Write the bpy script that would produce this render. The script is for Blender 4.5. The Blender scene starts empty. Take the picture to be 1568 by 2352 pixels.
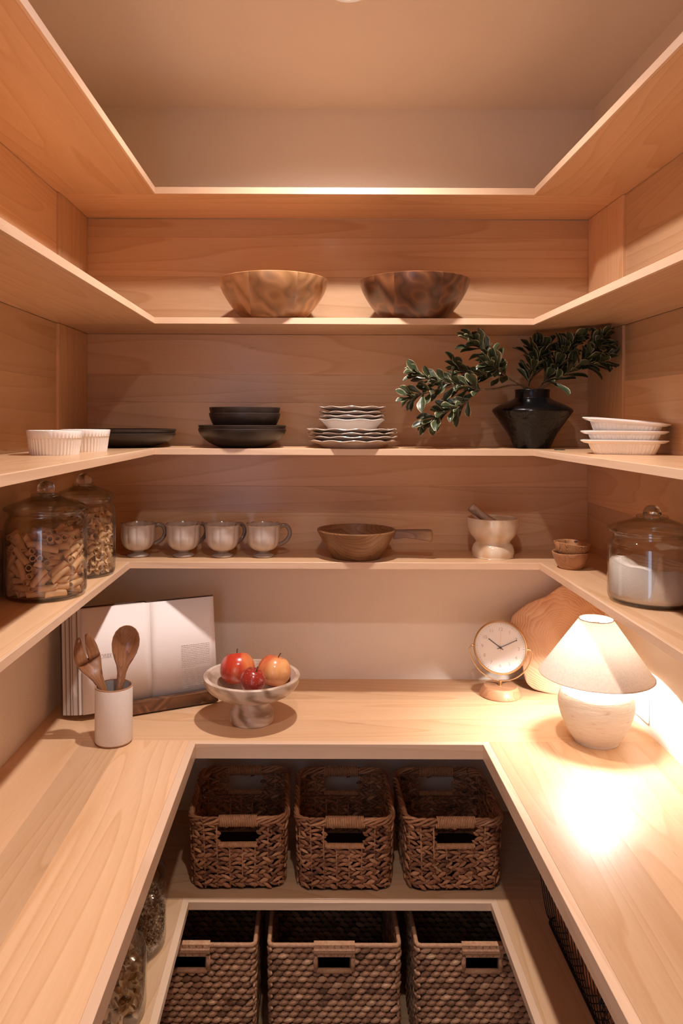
import bpy, bmesh, math, random
from mathutils import Vector, Matrix, Quaternion

# ------------------------------------------------------------------ camera, world, lights, exposure
scene = bpy.context.scene
COL = scene.collection
F, VX, VY, ROLL, ZC = 1730.0, 721.0, 966.0, 0.0035, 1.604     # focal length and vanishing point in pixels, camera height

cam_data = bpy.data.cameras.new('camera')
cam_data.sensor_fit = 'VERTICAL'
cam_data.sensor_height = 36.0
cam_data.lens = F / 2352.0 * 36.0
cam_data.shift_x = (784.0 - VX) / 2352.0
cam_data.shift_y = -(1176.0 - VY) / 2352.0
cam_data.clip_start = 0.02
cam = bpy.data.objects.new('camera', cam_data)
COL.objects.link(cam)
cam.matrix_world = Matrix.Translation((0, 0, ZC)) @ Matrix.Rotation(math.pi / 2, 4, 'X') @ Matrix.Rotation(ROLL, 4, 'Z')
scene.camera = cam

world = bpy.data.worlds.new('world')
scene.world = world
world.use_nodes = True
world.node_tree.nodes['Background'].inputs['Color'].default_value = (0.62, 0.74, 1.0, 1)
world.node_tree.nodes['Background'].inputs['Strength'].default_value = 2.6

def add_light(name, kind, loc, energy, color, **kw):
    d = bpy.data.lights.new(name, kind)
    d.energy = energy
    d.color = color
    for k, v in kw.items():
        setattr(d, k, v)
    o = bpy.data.objects.new(name, d)
    o.location = loc
    COL.objects.link(o)
    return o

CEIL = 2.4375
WARM = (1.0, 0.86, 0.80)
# two small recessed downlights in the ceiling (their trims and lenses are built further down)
BULB = 500.0                         # strength of the lit bulb in the table lamp
DOWNLIGHTS = ((0.065, 1.455), (0.075, 0.56))
DOWN_W = (66.0, 36.0)
for (lx, ly), w_ in zip(DOWNLIGHTS, DOWN_W):
    add_light('downlight_lamp', 'SPOT', (lx, ly, CEIL - 0.012), w_, WARM, shadow_soft_size=0.026, spot_size=math.radians(157), spot_blend=1.0)
# daylight enters through an unseen doorway behind the camera, narrowed to localise its sheen
pt = add_light('doorway_portal', 'AREA', (-0.41, -0.405, 1.02), 1.0, (1, 1, 1), shape='RECTANGLE', size=0.38, size_y=2.03)
pt.rotation_euler = (math.pi / 2, 0, 0)
pt.data.cycles.is_portal = True

vs = scene.view_settings
vs.view_transform = 'Standard'
vs.look = 'None'
vs.exposure = 0.06
vs.gamma = 1.0
vs.use_curve_mapping = False
scene.cycles.max_bounces = 14
scene.cycles.diffuse_bounces = 7
scene.cycles.glossy_bounces = 6
scene.cycles.transmission_bounces = 10
scene.cycles.transparent_max_bounces = 40
scene.cycles.caustics_reflective = False
scene.cycles.caustics_refractive = False
scene.cycles.sample_clamp_indirect = 4.0
scene.cycles.use_denoising = True

def at(x, y, d):
    """place in the room seen at photo pixel (x, y) when it stands d metres in front of the camera"""
    xc = x + ROLL * (y - VY)
    yc = y - ROLL * (x - VX)
    return Vector(((xc - VX) * d / F, d, ZC + (VY - yc) * d / F))

def S(d):
    return d / F            # metres per photo pixel at distance d

# ------------------------------------------------------------------ materials
MATS = {}

def new_mat(name):
    m = bpy.data.materials.new(name)
    m.use_nodes = True
    nt = m.node_tree
    return m, nt, nt.nodes['Principled BSDF']

def setp(b, **kw):
    for k, v in kw.items():
        key = {'color': 'Base Color', 'rough': 'Roughness', 'metal': 'Metallic', 'spec': 'Specular IOR Level', 'coat': 'Coat Weight',
               'coat_rough': 'Coat Roughness', 'trans': 'Transmission Weight', 'ior': 'IOR', 'emit': 'Emission Color',
               'emit_s': 'Emission Strength', 'sss': 'Subsurface Weight', 'sheen': 'Sheen Weight', 'alpha': 'Alpha'}[k]
        if k in ('color', 'emit') and len(v) == 3:
            v = (*v, 1)
        b.inputs[key].default_value = v

def node(nt, kind, **kw):
    n = nt.nodes.new(kind)
    for k, v in kw.items():
        if k.startswith('i_'):
            n.inputs[k[2:].replace('_', ' ')].default_value = v
        else:
            setattr(n, k, v)
    return n

def ramp(nt, stops):
    r = nt.nodes.new('ShaderNodeValToRGB')
    el = r.color_ramp.elements
    while len(el) < len(stops):
        el.new(0.5)
    for e, (p, c) in zip(el, stops):
        e.position = p
        e.color = (*c, 1)
    return r

def plain(name, color, rough=0.5, var=0.0, scale=30.0, bump=0.0, bump_scale=200.0, **kw):
    """a one-colour surface with slight unevenness"""
    if name in MATS:
        return MATS[name]
    m, nt, b = new_mat(name)
    setp(b, color=color, rough=rough, **kw)
    tc = node(nt, 'ShaderNodeTexCoord')
    if var:
        n = node(nt, 'ShaderNodeTexNoise', i_Scale=scale, i_Detail=4.0)
        nt.links.new(tc.outputs['Object'], n.inputs['Vector'])
        lo = tuple(max(0, c * (1 - var)) for c in color)
        hi = tuple(min(1, c * (1 + var)) for c in color)
        r = ramp(nt, [(0.3, lo), (0.7, hi)])
        nt.links.new(n.outputs['Fac'], r.inputs['Fac'])
        nt.links.new(r.outputs['Color'], b.inputs['Base Color'])
    if bump:
        n2 = node(nt, 'ShaderNodeTexNoise', i_Scale=bump_scale, i_Detail=3.0)
        nt.links.new(tc.outputs['Object'], n2.inputs['Vector'])
        bp = node(nt, 'ShaderNodeBump', i_Strength=bump, i_Distance=0.002)
        nt.links.new(n2.outputs['Fac'], bp.inputs['Height'])
        nt.links.new(bp.outputs['Normal'], b.inputs['Normal'])
    MATS[name] = m
    return m

def wood(name, dark, light, axis='X', rings=9.0, stretch=14.0, rough=0.42, coat=0.30, coat_rough=0.13, vary=0.26, contrast=1.0, fleck=True, distort=2.2):
    """sawn timber: long cathedral figure, fine pores and a tone that changes from board to board"""
    if name in MATS:
        return MATS[name]
    m, nt, b = new_mat(name)
    setp(b, rough=rough, coat=coat, coat_rough=coat_rough, spec=0.4)
    L = nt.links.new
    tc = node(nt, 'ShaderNodeTexCoord')
    oi = node(nt, 'ShaderNodeObjectInfo')
    mul = node(nt, 'ShaderNodeVectorMath', operation='SCALE')
    mul.inputs[0].default_value = (7.3, 5.1, 9.7)
    L(oi.outputs['Random'], mul.inputs['Scale'])
    add = node(nt, 'ShaderNodeVectorMath', operation='ADD')
    L(tc.outputs['Object'], add.inputs[0])
    L(mul.outputs[0], add.inputs[1])
    sc = node(nt, 'ShaderNodeVectorMath', operation='MULTIPLY')
    v = [1.0, 1.0, 1.0]
    v['XYZ'.index(axis)] = 1.0 / stretch
    sc.inputs[1].default_value = v
    L(add.outputs[0], sc.inputs[0])
    big = node(nt, 'ShaderNodeTexNoise', i_Scale=rings * 0.55, i_Detail=2.0, i_Roughness=0.45, i_Distortion=0.3)
    L(sc.outputs[0], big.inputs['Vector'])
    # rings: the big noise cut into bands
    mm = node(nt, 'ShaderNodeMath', operation='MULTIPLY')
    mm.inputs[1].default_value = rings * distort
    L(big.outputs['Fac'], mm.inputs[0])
    fr = node(nt, 'ShaderNodeMath', operation='FRACT')
    L(mm.outputs[0], fr.inputs[0])
    fine = node(nt, 'ShaderNodeTexNoise', i_Scale=220.0, i_Detail=3.0, i_Roughness=0.6)
    L(sc.outputs[0], fine.inputs['Vector'])
    rr = ramp(nt, [(0.0, (0.0,) * 3), (0.78, (0.45,) * 3), (0.93, (0.9,) * 3), (1.0, (0.1,) * 3)])
    L(fr.outputs[0], rr.inputs['Fac'])
    mix1 = node(nt, 'ShaderNodeMix', data_type='FLOAT')
    mix1.inputs[0].default_value = 0.45
    L(rr.outputs['Color'], mix1.inputs[2])
    L(fine.outputs['Fac'], mix1.inputs[3])
    cr = ramp(nt, [(0.5 - 0.5 / max(contrast, 0.01) * 0.6, light), (0.5 + 0.5 / max(contrast, 0.01) * 0.6, dark)])
    L(mix1.outputs[0], cr.inputs['Fac'])
    # tone per board
    mr = node(nt, 'ShaderNodeMapRange')
    mr.inputs['To Min'].default_value = 1.0 - vary
    mr.inputs['To Max'].default_value = 1.0 + vary * 0.35
    L(oi.outputs['Random'], mr.inputs['Value'])
    tone = node(nt, 'ShaderNodeVectorMath', operation='SCALE')
    L(cr.outputs['Color'], tone.inputs[0])
    L(mr.outputs[0], tone.inputs['Scale'])
    out = tone.outputs[0]
    if fleck:
        # short dark mineral flecks
        sc2 = node(nt, 'ShaderNodeVectorMath', operation='MULTIPLY')
        v2 = [1.0, 1.0, 1.0]
        v2['XYZ'.index(axis)] = 1.0 / 9.0
        sc2.inputs[1].default_value = v2
        L(add.outputs[0], sc2.inputs[0])
        vo = node(nt, 'ShaderNodeTexNoise', i_Scale=120.0, i_Detail=1.0)
        L(sc2.outputs[0], vo.inputs['Vector'])
        fr2 = ramp(nt, [(0.775, (0,) * 3), (0.84, (0.38,) * 3)])
        L(vo.outputs['Fac'], fr2.inputs['Fac'])
        mx = node(nt, 'ShaderNodeMix', data_type='RGBA')
        L(fr2.outputs['Color'], mx.inputs[0])
        L(out, mx.inputs[6])
        mx.inputs[7].default_value = (dark[0] * 0.35, dark[1] * 0.25, dark[2] * 0.2, 1)
        out = mx.outputs[2]
    L(out, b.inputs['Base Color'])
    rm = node(nt, 'ShaderNodeMapRange')
    rm.inputs['To Min'].default_value = rough - 0.06
    rm.inputs['To Max'].default_value = rough + 0.08
    L(fine.outputs['Fac'], rm.inputs['Value'])
    L(rm.outputs[0], b.inputs['Roughness'])
    bp = node(nt, 'ShaderNodeBump', i_Strength=0.04, i_Distance=0.001)
    L(fine.outputs['Fac'], bp.inputs['Height'])
    L(bp.outputs['Normal'], b.inputs['Normal'])
    MATS[name] = m
    return m

M_LIGHT = (0.74, 0.49, 0.29)
M_DARK = (0.63, 0.38, 0.195)
def maple(axis):
    return wood('maple_' + axis, M_DARK, M_LIGHT, axis)
def maple_edge(axis):
    return wood('maple_edge_' + axis, (0.66, 0.45, 0.29), (0.76, 0.55, 0.38), axis, rings=6, vary=0.06, fleck=False)

def glass_thin(name='clear_glass', tint=(0.985, 0.98, 0.965), edge=(0.50, 0.46, 0.40)):
    """a thin pane: light goes straight through, the surface mirrors by Fresnel"""
    if name in MATS:
        return MATS[name]
    m = bpy.data.materials.new(name)
    m.use_nodes = True
    nt = m.node_tree
    nt.nodes.clear()
    o = node(nt, 'ShaderNodeOutputMaterial')
    mix = node(nt, 'ShaderNodeMixShader')
    lw = node(nt, 'ShaderNodeLayerWeight', i_Blend=0.5)
    pw = node(nt, 'ShaderNodeMath', operation='POWER')
    pw.inputs[1].default_value = 4.0
    nt.links.new(lw.outputs['Facing'], pw.inputs[0])
    fr = node(nt, 'ShaderNodeMath', operation='MULTIPLY_ADD')
    fr.inputs[1].default_value = 0.85
    fr.inputs[2].default_value = 0.07
    nt.links.new(pw.outputs[0], fr.inputs[0])
    tr = node(nt, 'ShaderNodeBsdfTransparent')
    p3 = node(nt, 'ShaderNodeMath', operation='POWER')
    p3.inputs[1].default_value = 3.0
    nt.links.new(lw.outputs['Facing'], p3.inputs[0])
    mxc = node(nt, 'ShaderNodeMix', data_type='RGBA')          # a longer way through the glass at a grazing angle
    nt.links.new(p3.outputs[0], mxc.inputs[0])
    mxc.inputs[6].default_value = (*tint, 1)
    mxc.inputs[7].default_value = (*edge, 1)
    nt.links.new(mxc.outputs[2], tr.inputs['Color'])
    gl = node(nt, 'ShaderNodeBsdfGlossy')
    gl.inputs['Roughness'].default_value = 0.03
    gl.inputs['Color'].default_value = (0.9, 0.9, 0.88, 1)
    nt.links.new(fr.outputs[0], mix.inputs[0])
    nt.links.new(tr.outputs[0], mix.inputs[1])
    nt.links.new(gl.outputs[0], mix.inputs[2])
    nt.links.new(mix.outputs[0], o.inputs['Surface'])
    MATS[name] = m
    return m

def glass_solid(name='solid_glass'):
    if name in MATS:
        return MATS[name]
    m, nt, b = new_mat(name)
    setp(b, color=(0.97, 0.96, 0.93), rough=0.02, trans=1.0, ior=1.46)
    MATS[name] = m
    return m

# ------------------------------------------------------------------ mesh helpers
def mesh(name, verts, faces, smooth=False):
    me = bpy.data.meshes.new(name)
    me.from_pydata([tuple(v) for v in verts], [], faces)
    me.update()
    if smooth:
        me.polygons.foreach_set('use_smooth', [True] * len(me.polygons))
        if smooth == 'auto':
            me.set_sharp_from_angle(angle=math.radians(38))
    return me

def obj(name, me, mat=None, parent=None):
    o = bpy.data.objects.new(name, me)
    COL.objects.link(o)
    if mat is not None and me is not None and not me.materials:
        me.materials.append(mat)
    if parent is not None:
        o.parent = parent
    return o

def tag(o, label=None, cat=None, group=None, kind=None):
    for k, v in (('label', label), ('category', cat), ('group', group), ('kind', kind)):
        if v:
            o[k] = v
    return o

def thing(name, label, cat, loc=(0, 0, 0), rot=(0, 0, 0), group=None):
    o = bpy.data.objects.new(name, None)
    o.empty_display_size = 0.05
    COL.objects.link(o)
    o.location = loc
    o.rotation_euler = rot
    return tag(o, label, cat, group)

def copy_tree(o, parent=None):
    c = o.copy()
    COL.objects.link(c)
    c.parent = parent
    for ch in list(o.children):
        copy_tree(ch, c)
    return c

def bm_mesh(name, bm, smooth=False):
    me = bpy.data.meshes.new(name)
    bm.to_mesh(me)
    bm.free()
    if smooth:
        me.polygons.foreach_set('use_smooth', [True] * len(me.polygons))
        if smooth == 'auto':
            me.set_sharp_from_angle(angle=math.radians(38))
    return me

def box_mesh(name, x0, x1, y0, y1, z0, z1, bevel=0.0008, segs=1):
    bm = bmesh.new()
    bmesh.ops.create_cube(bm, size=1.0)
    for v in bm.verts:
        v.co = Vector(((x0 + x1) / 2 + v.co.x * (x1 - x0), (y0 + y1) / 2 + v.co.y * (y1 - y0), (z0 + z1) / 2 + v.co.z * (z1 - z0)))
    if bevel:
        bmesh.ops.bevel(bm, geom=list(bm.edges), offset=bevel, segments=segs, affect='EDGES', profile=0.5)
    return bm_mesh(name, bm)

def prism_mesh(name, pts, z0, z1, bevel=0.0):
    """an outline in plan, standing from z0 to z1"""
    bm = bmesh.new()
    lo = [bm.verts.new((x, y, z0)) for x, y in pts]
    hi = [bm.verts.new((x, y, z1)) for x, y in pts]
    n = len(pts)
    bm.faces.new(lo[::-1])
    bm.faces.new(hi)
    for i in range(n):
        bm.faces.new((lo[i], lo[(i + 1) % n], hi[(i + 1) % n], hi[i]))
    bmesh.ops.recalc_face_normals(bm, faces=bm.faces)
    if bevel:
        bmesh.ops.bevel(bm, geom=list(bm.edges), offset=bevel, segments=1, affect='EDGES')
    return bm_mesh(name, bm)

def lathe(name, prof, n=64, fn=None, smooth='auto', closed=False):
    """turn a profile of (radius, height) about the z axis; fn(theta, k, r, z) may reshape it"""
    verts, faces, rows = [], [], []
    for k, (r, z) in enumerate(prof):
        if r < 1e-6:
            rows.append([len(verts)])
            verts.append((0, 0, z))
        else:
            row = []
            for i in range(n):
                a = 2 * math.pi * i / n
                rr, zz = (r, z) if fn is None else fn(a, k, r, z)
                row.append(len(verts))
                verts.append((rr * math.cos(a), rr * math.sin(a), zz))
            rows.append(row)
    pairs = list(zip(rows, rows[1:]))
    if closed:
        pairs.append((rows[-1], rows[0]))
    for a, b in pairs:
        for i in range(n):
            j = (i + 1) % n
            if len(a) == 1 and len(b) == 1:
                break
            if len(a) == 1:
                faces.append((a[0], b[j], b[i]))
            elif len(b) == 1:
                faces.append((a[i], a[j], b[0]))
            else:
                faces.append((a[i], a[j], b[j], b[i]))
    return mesh(name, verts, faces, smooth)

def smooth_prof(pts, sub=6):
    """Catmull-Rom through profile points"""
    out = []
    P = [Vector(p) for p in pts]
    for i in range(len(P) - 1):
        p0, p1, p2, p3 = P[max(i - 1, 0)], P[i], P[i + 1], P[min(i + 2, len(P) - 1)]
        for s in range(sub):
            t = s / sub
            out.append(tuple(0.5 * ((2 * p1) + (p2 - p0) * t + (2 * p0 - 5 * p1 + 4 * p2 - p3) * t * t + (3 * p1 - p0 - 3 * p2 + p3) * t ** 3)))
    out.append(tuple(P[-1]))
    return out

def tube_data(path, rad, n=8, closed=False, flat=1.0):
    """verts and faces of a round bar along a path; rad is a number or one per point"""
    P = [Vector(p) for p in path]
    m = len(P)
    R = rad if isinstance(rad, (list, tuple)) else [rad] * m
    verts, faces = [], []
    up = None
    for i in range(m):
        if closed:
            t = P[(i + 1) % m] - P[i - 1]
        else:
            t = P[min(i + 1, m - 1)] - P[max(i - 1, 0)]
        t.normalize()
        if up is None:
            up = Vector((0, 0, 1)) if abs(t.z) < 0.9 else Vector((1, 0, 0))
        u = (up - t * up.dot(t))
        if u.length < 1e-6:
            u = t.orthogonal()
        u.normalize()
        w = t.cross(u)
        up = u
        for k in range(n):
            a = 2 * math.pi * k / n
            verts.append(P[i] + (u * math.cos(a) * flat + w * math.sin(a)) * R[i])
    rng = m if closed else m - 1
    for i in range(rng):
        j = (i + 1) % m
        for k in range(n):
            l = (k + 1) % n
            faces.append((i * n + k, i * n + l, j * n + l, j * n + k))
    if not closed:
        faces.append(tuple(range(n))[::-1])
        faces.append(tuple(range((m - 1) * n, m * n)))
    return verts, faces

def tube(name, path, rad, n=8, closed=False, smooth=True, flat=1.0):
    v, f = tube_data(path, rad, n, closed, flat)
    return mesh(name, v, f, smooth)

class Join:
    """collects shapes into one mesh"""
    def __init__(self):
        self.v, self.f = [], []
    def add(self, v, f, M=None):
        b = len(self.v)
        self.v += [tuple(M @ Vector(p)) for p in v] if M is not None else [tuple(p) for p in v]
        self.f += [tuple(i + b for i in q) for q in f]
    def mesh(self, name, smooth=True):
        return mesh(name, self.v, self.f, smooth)

def spline(pts, sub=8):
    out = []
    P = [Vector(p) for p in pts]
    for i in range(len(P) - 1):
        p0, p1, p2, p3 = P[max(i - 1, 0)], P[i], P[i + 1], P[min(i + 2, len(P) - 1)]
        for s in range(sub):
            t = s / sub
            out.append(0.5 * ((2 * p1) + (p2 - p0) * t + (2 * p0 - 5 * p1 + 4 * p2 - p3) * t * t + (3 * p1 - p0 - 3 * p2 + p3) * t ** 3))
    out.append(P[-1])
    return out

# ------------------------------------------------------------------ the room
WL, WR, WB, WF = -0.618, 0.742, 2.012, -0.40
WING = -0.05                        # the shelving runs forward to here
PL, PR, PB = -0.602, 0.726, 2.0     # faces of the maple panels
Z_TOP = (2.1404, 2.1565)
Z_S2 = (1.8323, 1.8472)
Z_S3 = (1.5221, 1.5370)
Z_S4 = (1.2460, 1.2618)
Z_CT = (0.8820, 0.9140)
Z_MID = (0.5450, 0.5624)
Z_LOW = (0.2070, 0.2240)

paint = plain('painted_plaster', (0.78, 0.70, 0.61), 0.75, bump=0.35, bump_scale=260.0)
paint_ceiling = plain('ceiling_paint', (0.78, 0.70, 0.62), 0.85, bump=0.15, bump_scale=320.0)
floor_mat = wood('oak_floor', (0.30, 0.19, 0.11), (0.42, 0.29, 0.18), 'Y')

def struct(name, me, mat, parent=None):
    o = obj(name, me, mat, parent)
    if parent is None:
        o['kind'] = 'structure'
    return o

floor = struct('floor', box_mesh('floor', WL - 0.1, WR + 0.1, WF - 1.2, WB + 0.1, -0.08, -0.004, 0), floor_mat)
k = 0
x = WL
while x < WR - 0.001:
    x2 = min(x + 0.12, WR)
    obj('plank', box_mesh('plank', x + 0.0004, x2 - 0.0004, WF, WB, -0.004, 0.0, 0), floor_mat, floor)
    x = x2
struct('ceiling', box_mesh('ceiling', WL - 0.1, WR + 0.1, WF - 0.1, WB + 0.1, CEIL, CEIL + 0.08, 0), paint_ceiling)
wall_back = struct('wall_back', box_mesh('wall_back', WL - 0.1, WR + 0.1, WB, WB + 0.1, 0, CEIL, 0), paint)
wall_left = struct('wall_left', box_mesh('wall_left', WL - 0.1, WL, WF - 0.1, WB, 0, CEIL, 0), paint)
wall_right = struct('wall_right', box_mesh('wall_right', WR, WR + 0.1, WF - 0.1, WB, 0, CEIL, 0), paint)
bmj = Join()
for (a, b, c, d) in ((WL, -0.60, 0, CEIL), (-0.22, WR, 0, CEIL), (-0.60, -0.22, 2.03, CEIL)):  # unseen opening, kept narrow to confine the daylight sheen
    vv = [(a, WF - 0.1, c), (b, WF - 0.1, c), (b, WF, c), (a, WF, c), (a, WF - 0.1, d), (b, WF - 0.1, d), (b, WF, d), (a, WF, d)]
    bmj.add(vv, [(0, 3, 2, 1), (4, 5, 6, 7), (0, 1, 5, 4), (1, 2, 6, 5), (2, 3, 7, 6), (3, 0, 4, 7)])
struct('wall_front', bmj.mesh('wall_front', False), paint)

# maple planks lining the walls between the shelves
def lining(wall, z0, z1, cuts):
    zs = [z0] + list(cuts) + [z1]
    for a, b in zip(zs, zs[1:]):
        obj('plank', box_mesh('plank', PL - 0.004, PR + 0.004, PB, WB + 0.001, a + 0.0001, b - 0.0001, 0.0003), maple('X'), wall)
lining(wall_back, Z_S2[1], Z_TOP[0] - 0.0024, (1.985, 2.0895))
lining(wall_back, Z_S3[1], Z_S2[0] - 0.0006, (1.6515, 1.726))
lining(wall_back, Z_S4[1], Z_S3[0] - 0.0006, (1.36, 1.43))
JOINT = 1.776
for sgn, wall, px in ((-1, wall_left, PL), (1, wall_right, PR)):
    wx = WL if sgn < 0 else WR
    for z0, z1, cuts in ((Z_S2[1], Z_TOP[0] - 0.001, (2.02,)), (Z_S3[1], Z_S2[0] - 0.0008, (1.70,)), (Z_S4[1], Z_S3[0] - 0.0006, (1.39,))):
        post = z0 != Z_S4[1]
        if post:     # corner board with upright grain, a little proud of the side lining
            a, b = sorted((wx, px))
            obj('corner_board', box_mesh('corner_board', a, b, JOINT, PB - 0.0016, z0, z1, 0.0006), maple('Z'), wall)
        inner = px + sgn * 0.006 if post else px
        a, b = sorted((wx, inner))
        zs = [z0] + list(cuts) + [z1]
        for c, d in zip(zs, zs[1:]):
            obj('plank', box_mesh('plank', a, b, WING, JOINT - 0.0006 if post else PB - 0.0016, c + 0.0001, d - 0.0001, 0.0003), maple('Y'), wall)

# U-shaped shelves: a back board, two side boards and a solid edge strip on each
def u_shelf(name, label, zz, front, xl, xr, yback=PB, wl=PL - 0.0065, wr=PR + 0.0065, strip=0.006):
    z0, z1 = zz
    t = thing(name, label, 'shelf')
    e = strip
    obj('board', box_mesh('board', wl, wr, front + e, yback, z0, z1, 0.0004), maple('X'), t)
    obj('board', box_mesh('board', wl, xl - e, WING, front + e - 0.0004, z0, z1, 0.0004), maple('Y'), t)
    obj('board', box_mesh('board', xr + e, wr, WING, front + e - 0.0004, z0, z1, 0.0004), maple('Y'), t)
    obj('edge_strip', prism_mesh('edge_strip', [(xl, front), (xr, front), (xr + e, front + e), (xl - e, front + e)], z0, z1, 0.0005), maple_edge('X'), t)
    obj('edge_strip', prism_mesh('edge_strip', [(xl, WING), (xl, front), (xl - e, front + e), (xl - e, WING)], z0, z1, 0.0005), maple_edge('Y'), t)
    obj('edge_strip', prism_mesh('edge_strip', [(xr, WING), (xr + e, WING), (xr + e, front + e), (xr, front)], z0, z1, 0.0005), maple_edge('Y'), t)
    return t

u_shelf('wall_shelf', 'topmost U-shaped maple shelf, empty, below the painted upper wall', Z_TOP, 1.7846, -0.3785, 0.5195)
u_shelf('wall_shelf', 'U-shaped maple shelf carrying the two large wooden bowls', Z_S2, 1.783, -0.378, 0.519)
shelf3 = u_shelf('wall_shelf', 'U-shaped maple shelf carrying stacked plates, black vase and white baking dishes', Z_S3, 1.783, -0.378, 0.519)
u_shelf('wall_shelf', 'U-shaped maple shelf carrying mugs, glass jars and stone mortar', Z_S4, 1.816, -0.442, 0.545)
u_shelf('wall_shelf', 'maple shelf below the worktop carrying three seagrass baskets and jars', Z_MID, 1.628, -0.267, 0.386, WB, WL, WR, 0.014)
u_shelf('wall_shelf', 'lowest maple shelf carrying the three large square woven baskets', Z_LOW, 1.628, -0.267, 0.386, WB, WL, WR, 0.014)

# worktop
ct = thing('worktop', 'continuous U-shaped pale maple worktop of glued planks with edge strip', 'worktop')
cf, cl, cr = 1.6066, -0.2507, 0.363
e = 0.0155
def ctop(x0, x1, y0, y1, ax):
    return obj('plank', box_mesh('plank', x0, x1, y0, y1, Z_CT[0], Z_CT[1], 0.0002), maple(ax), ct)
for a, b in ((cf + e, 1.7385), (1.7385, 1.865), (1.865, WB)):
    ctop(WL, WR, a, b, 'X')
for a, b in ((WL, -0.495), (-0.495, -0.408), (-0.408, cl - e)):
    ctop(a, b, WING, cf + e, 'Y')
for a, b in ((cr + e, 0.512), (0.512, 0.632), (0.632, WR)):
    ctop(a, b, WING, cf + e, 'Y')
z0, z1 = Z_CT
obj('edge_strip', prism_mesh('edge_strip', [(cl, cf), (cr, cf), (cr + e, cf + e), (cl - e, cf + e)], z0, z1, 0.0006), maple_edge('X'), ct)
obj('edge_strip', prism_mesh('edge_strip', [(cl, WING), (cl, cf), (cl - e, cf + e), (cl - e, WING)], z0, z1, 0.0006), maple_edge('Y'), ct)
obj('edge_strip', prism_mesh('edge_strip', [(cr, WING), (cr + e, WING), (cr + e, cf + e), (cr, cf)], z0, z1, 0.0006), maple_edge('Y'), ct)

# ceiling downlights
trim_mat = plain('white_trim', (0.8, 0.79, 0.77), 0.4)
lens_mat, nt_, b_ = new_mat('lit_lens')
setp(b_, color=(0.9, 0.88, 0.85), emit=(1.0, 0.9, 0.8), emit_s=14.0)
for (lx, ly), lab in zip(DOWNLIGHTS, ('small recessed downlight in the ceiling above the back worktop', 'small recessed downlight in the ceiling nearer the doorway')):
    dl = thing('downlight', lab, 'ceiling light', (lx, ly, CEIL))
    obj('trim_ring', lathe('trim_ring', [(0.030, 0.0), (0.030, -0.004), (0.036, -0.006), (0.043, -0.003), (0.044, 0.0)], 48), trim_mat, dl)
    obj('lens', lathe('lens', [(0.0, -0.0015), (0.0298, -0.0015)], 48), lens_mat, dl)

# ------------------------------------------------------------------ more materials
def patch_wood(name, cols, rough=0.35, coat=0.3, cell=9.0):
    """turned from glued blocks: the grain changes direction and tone from block to block"""
    if name in MATS:
        return MATS[name]
    m, nt, b = new_mat(name)
    setp(b, rough=rough, coat=coat, coat_rough=0.2)
    L = nt.links.new
    tc = node(nt, 'ShaderNodeTexCoord')
    vo = node(nt, 'ShaderNodeTexVoronoi', i_Scale=cell, i_Randomness=0.85)
    L(tc.outputs['Object'], vo.inputs['Vector'])
    off = node(nt, 'ShaderNodeVectorMath', operation='SCALE')
    L(vo.outputs['Color'], off.inputs[0])
    off.inputs['Scale'].default_value = 6.0
    rot = node(nt, 'ShaderNodeVectorRotate', rotation_type='EULER_XYZ')
    L(tc.outputs['Object'], rot.inputs['Vector'])
    L(off.outputs[0], rot.inputs['Rotation'])
    st = node(nt, 'ShaderNodeVectorMath', operation='MULTIPLY')
    st.inputs[1].default_value = (1, 1, 0.12)
    L(rot.outputs[0], st.inputs[0])
    n1 = node(nt, 'ShaderNodeTexNoise', i_Scale=9.0, i_Detail=2.0, i_Distortion=0.1)
    L(st.outputs[0], n1.inputs['Vector'])
    mm = node(nt, 'ShaderNodeMath', operation='MULTIPLY')
    mm.inputs[1].default_value = 14.0
    L(n1.outputs['Fac'], mm.inputs[0])
    fr = node(nt, 'ShaderNodeMath', operation='PINGPONG')
    fr.inputs[1].default_value = 0.8
    L(mm.outputs[0], fr.inputs[0])
    n2 = node(nt, 'ShaderNodeTexNoise', i_Scale=9.0, i_Detail=5.0)
    L(st.outputs[0], n2.inputs['Vector'])
    mx = node(nt, 'ShaderNodeMix', data_type='FLOAT')
    mx.inputs[0].default_value = 0.5
    L(fr.outputs[0], mx.inputs[2])
    L(n2.outputs['Fac'], mx.inputs[3])
    cr = ramp(nt, [(0.2, cols[0]), (0.5, cols[1]), (0.75, cols[2])])
    L(mx.outputs[0], cr.inputs['Fac'])
    sep = node(nt, 'ShaderNodeSeparateColor')
    L(vo.outputs['Color'], sep.inputs[0])
    mr = node(nt, 'ShaderNodeMapRange')
    mr.inputs['To Min'].default_value = 0.72
    mr.inputs['To Max'].default_value = 1.18
    L(sep.outputs[0], mr.inputs['Value'])
    tone = node(nt, 'ShaderNodeVectorMath', operation='SCALE')
    L(cr.outputs['Color'], tone.inputs[0])
    L(mr.outputs[0], tone.inputs['Scale'])
    L(tone.outputs[0], b.inputs['Base Color'])
    MATS[name] = m
    return m

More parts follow.
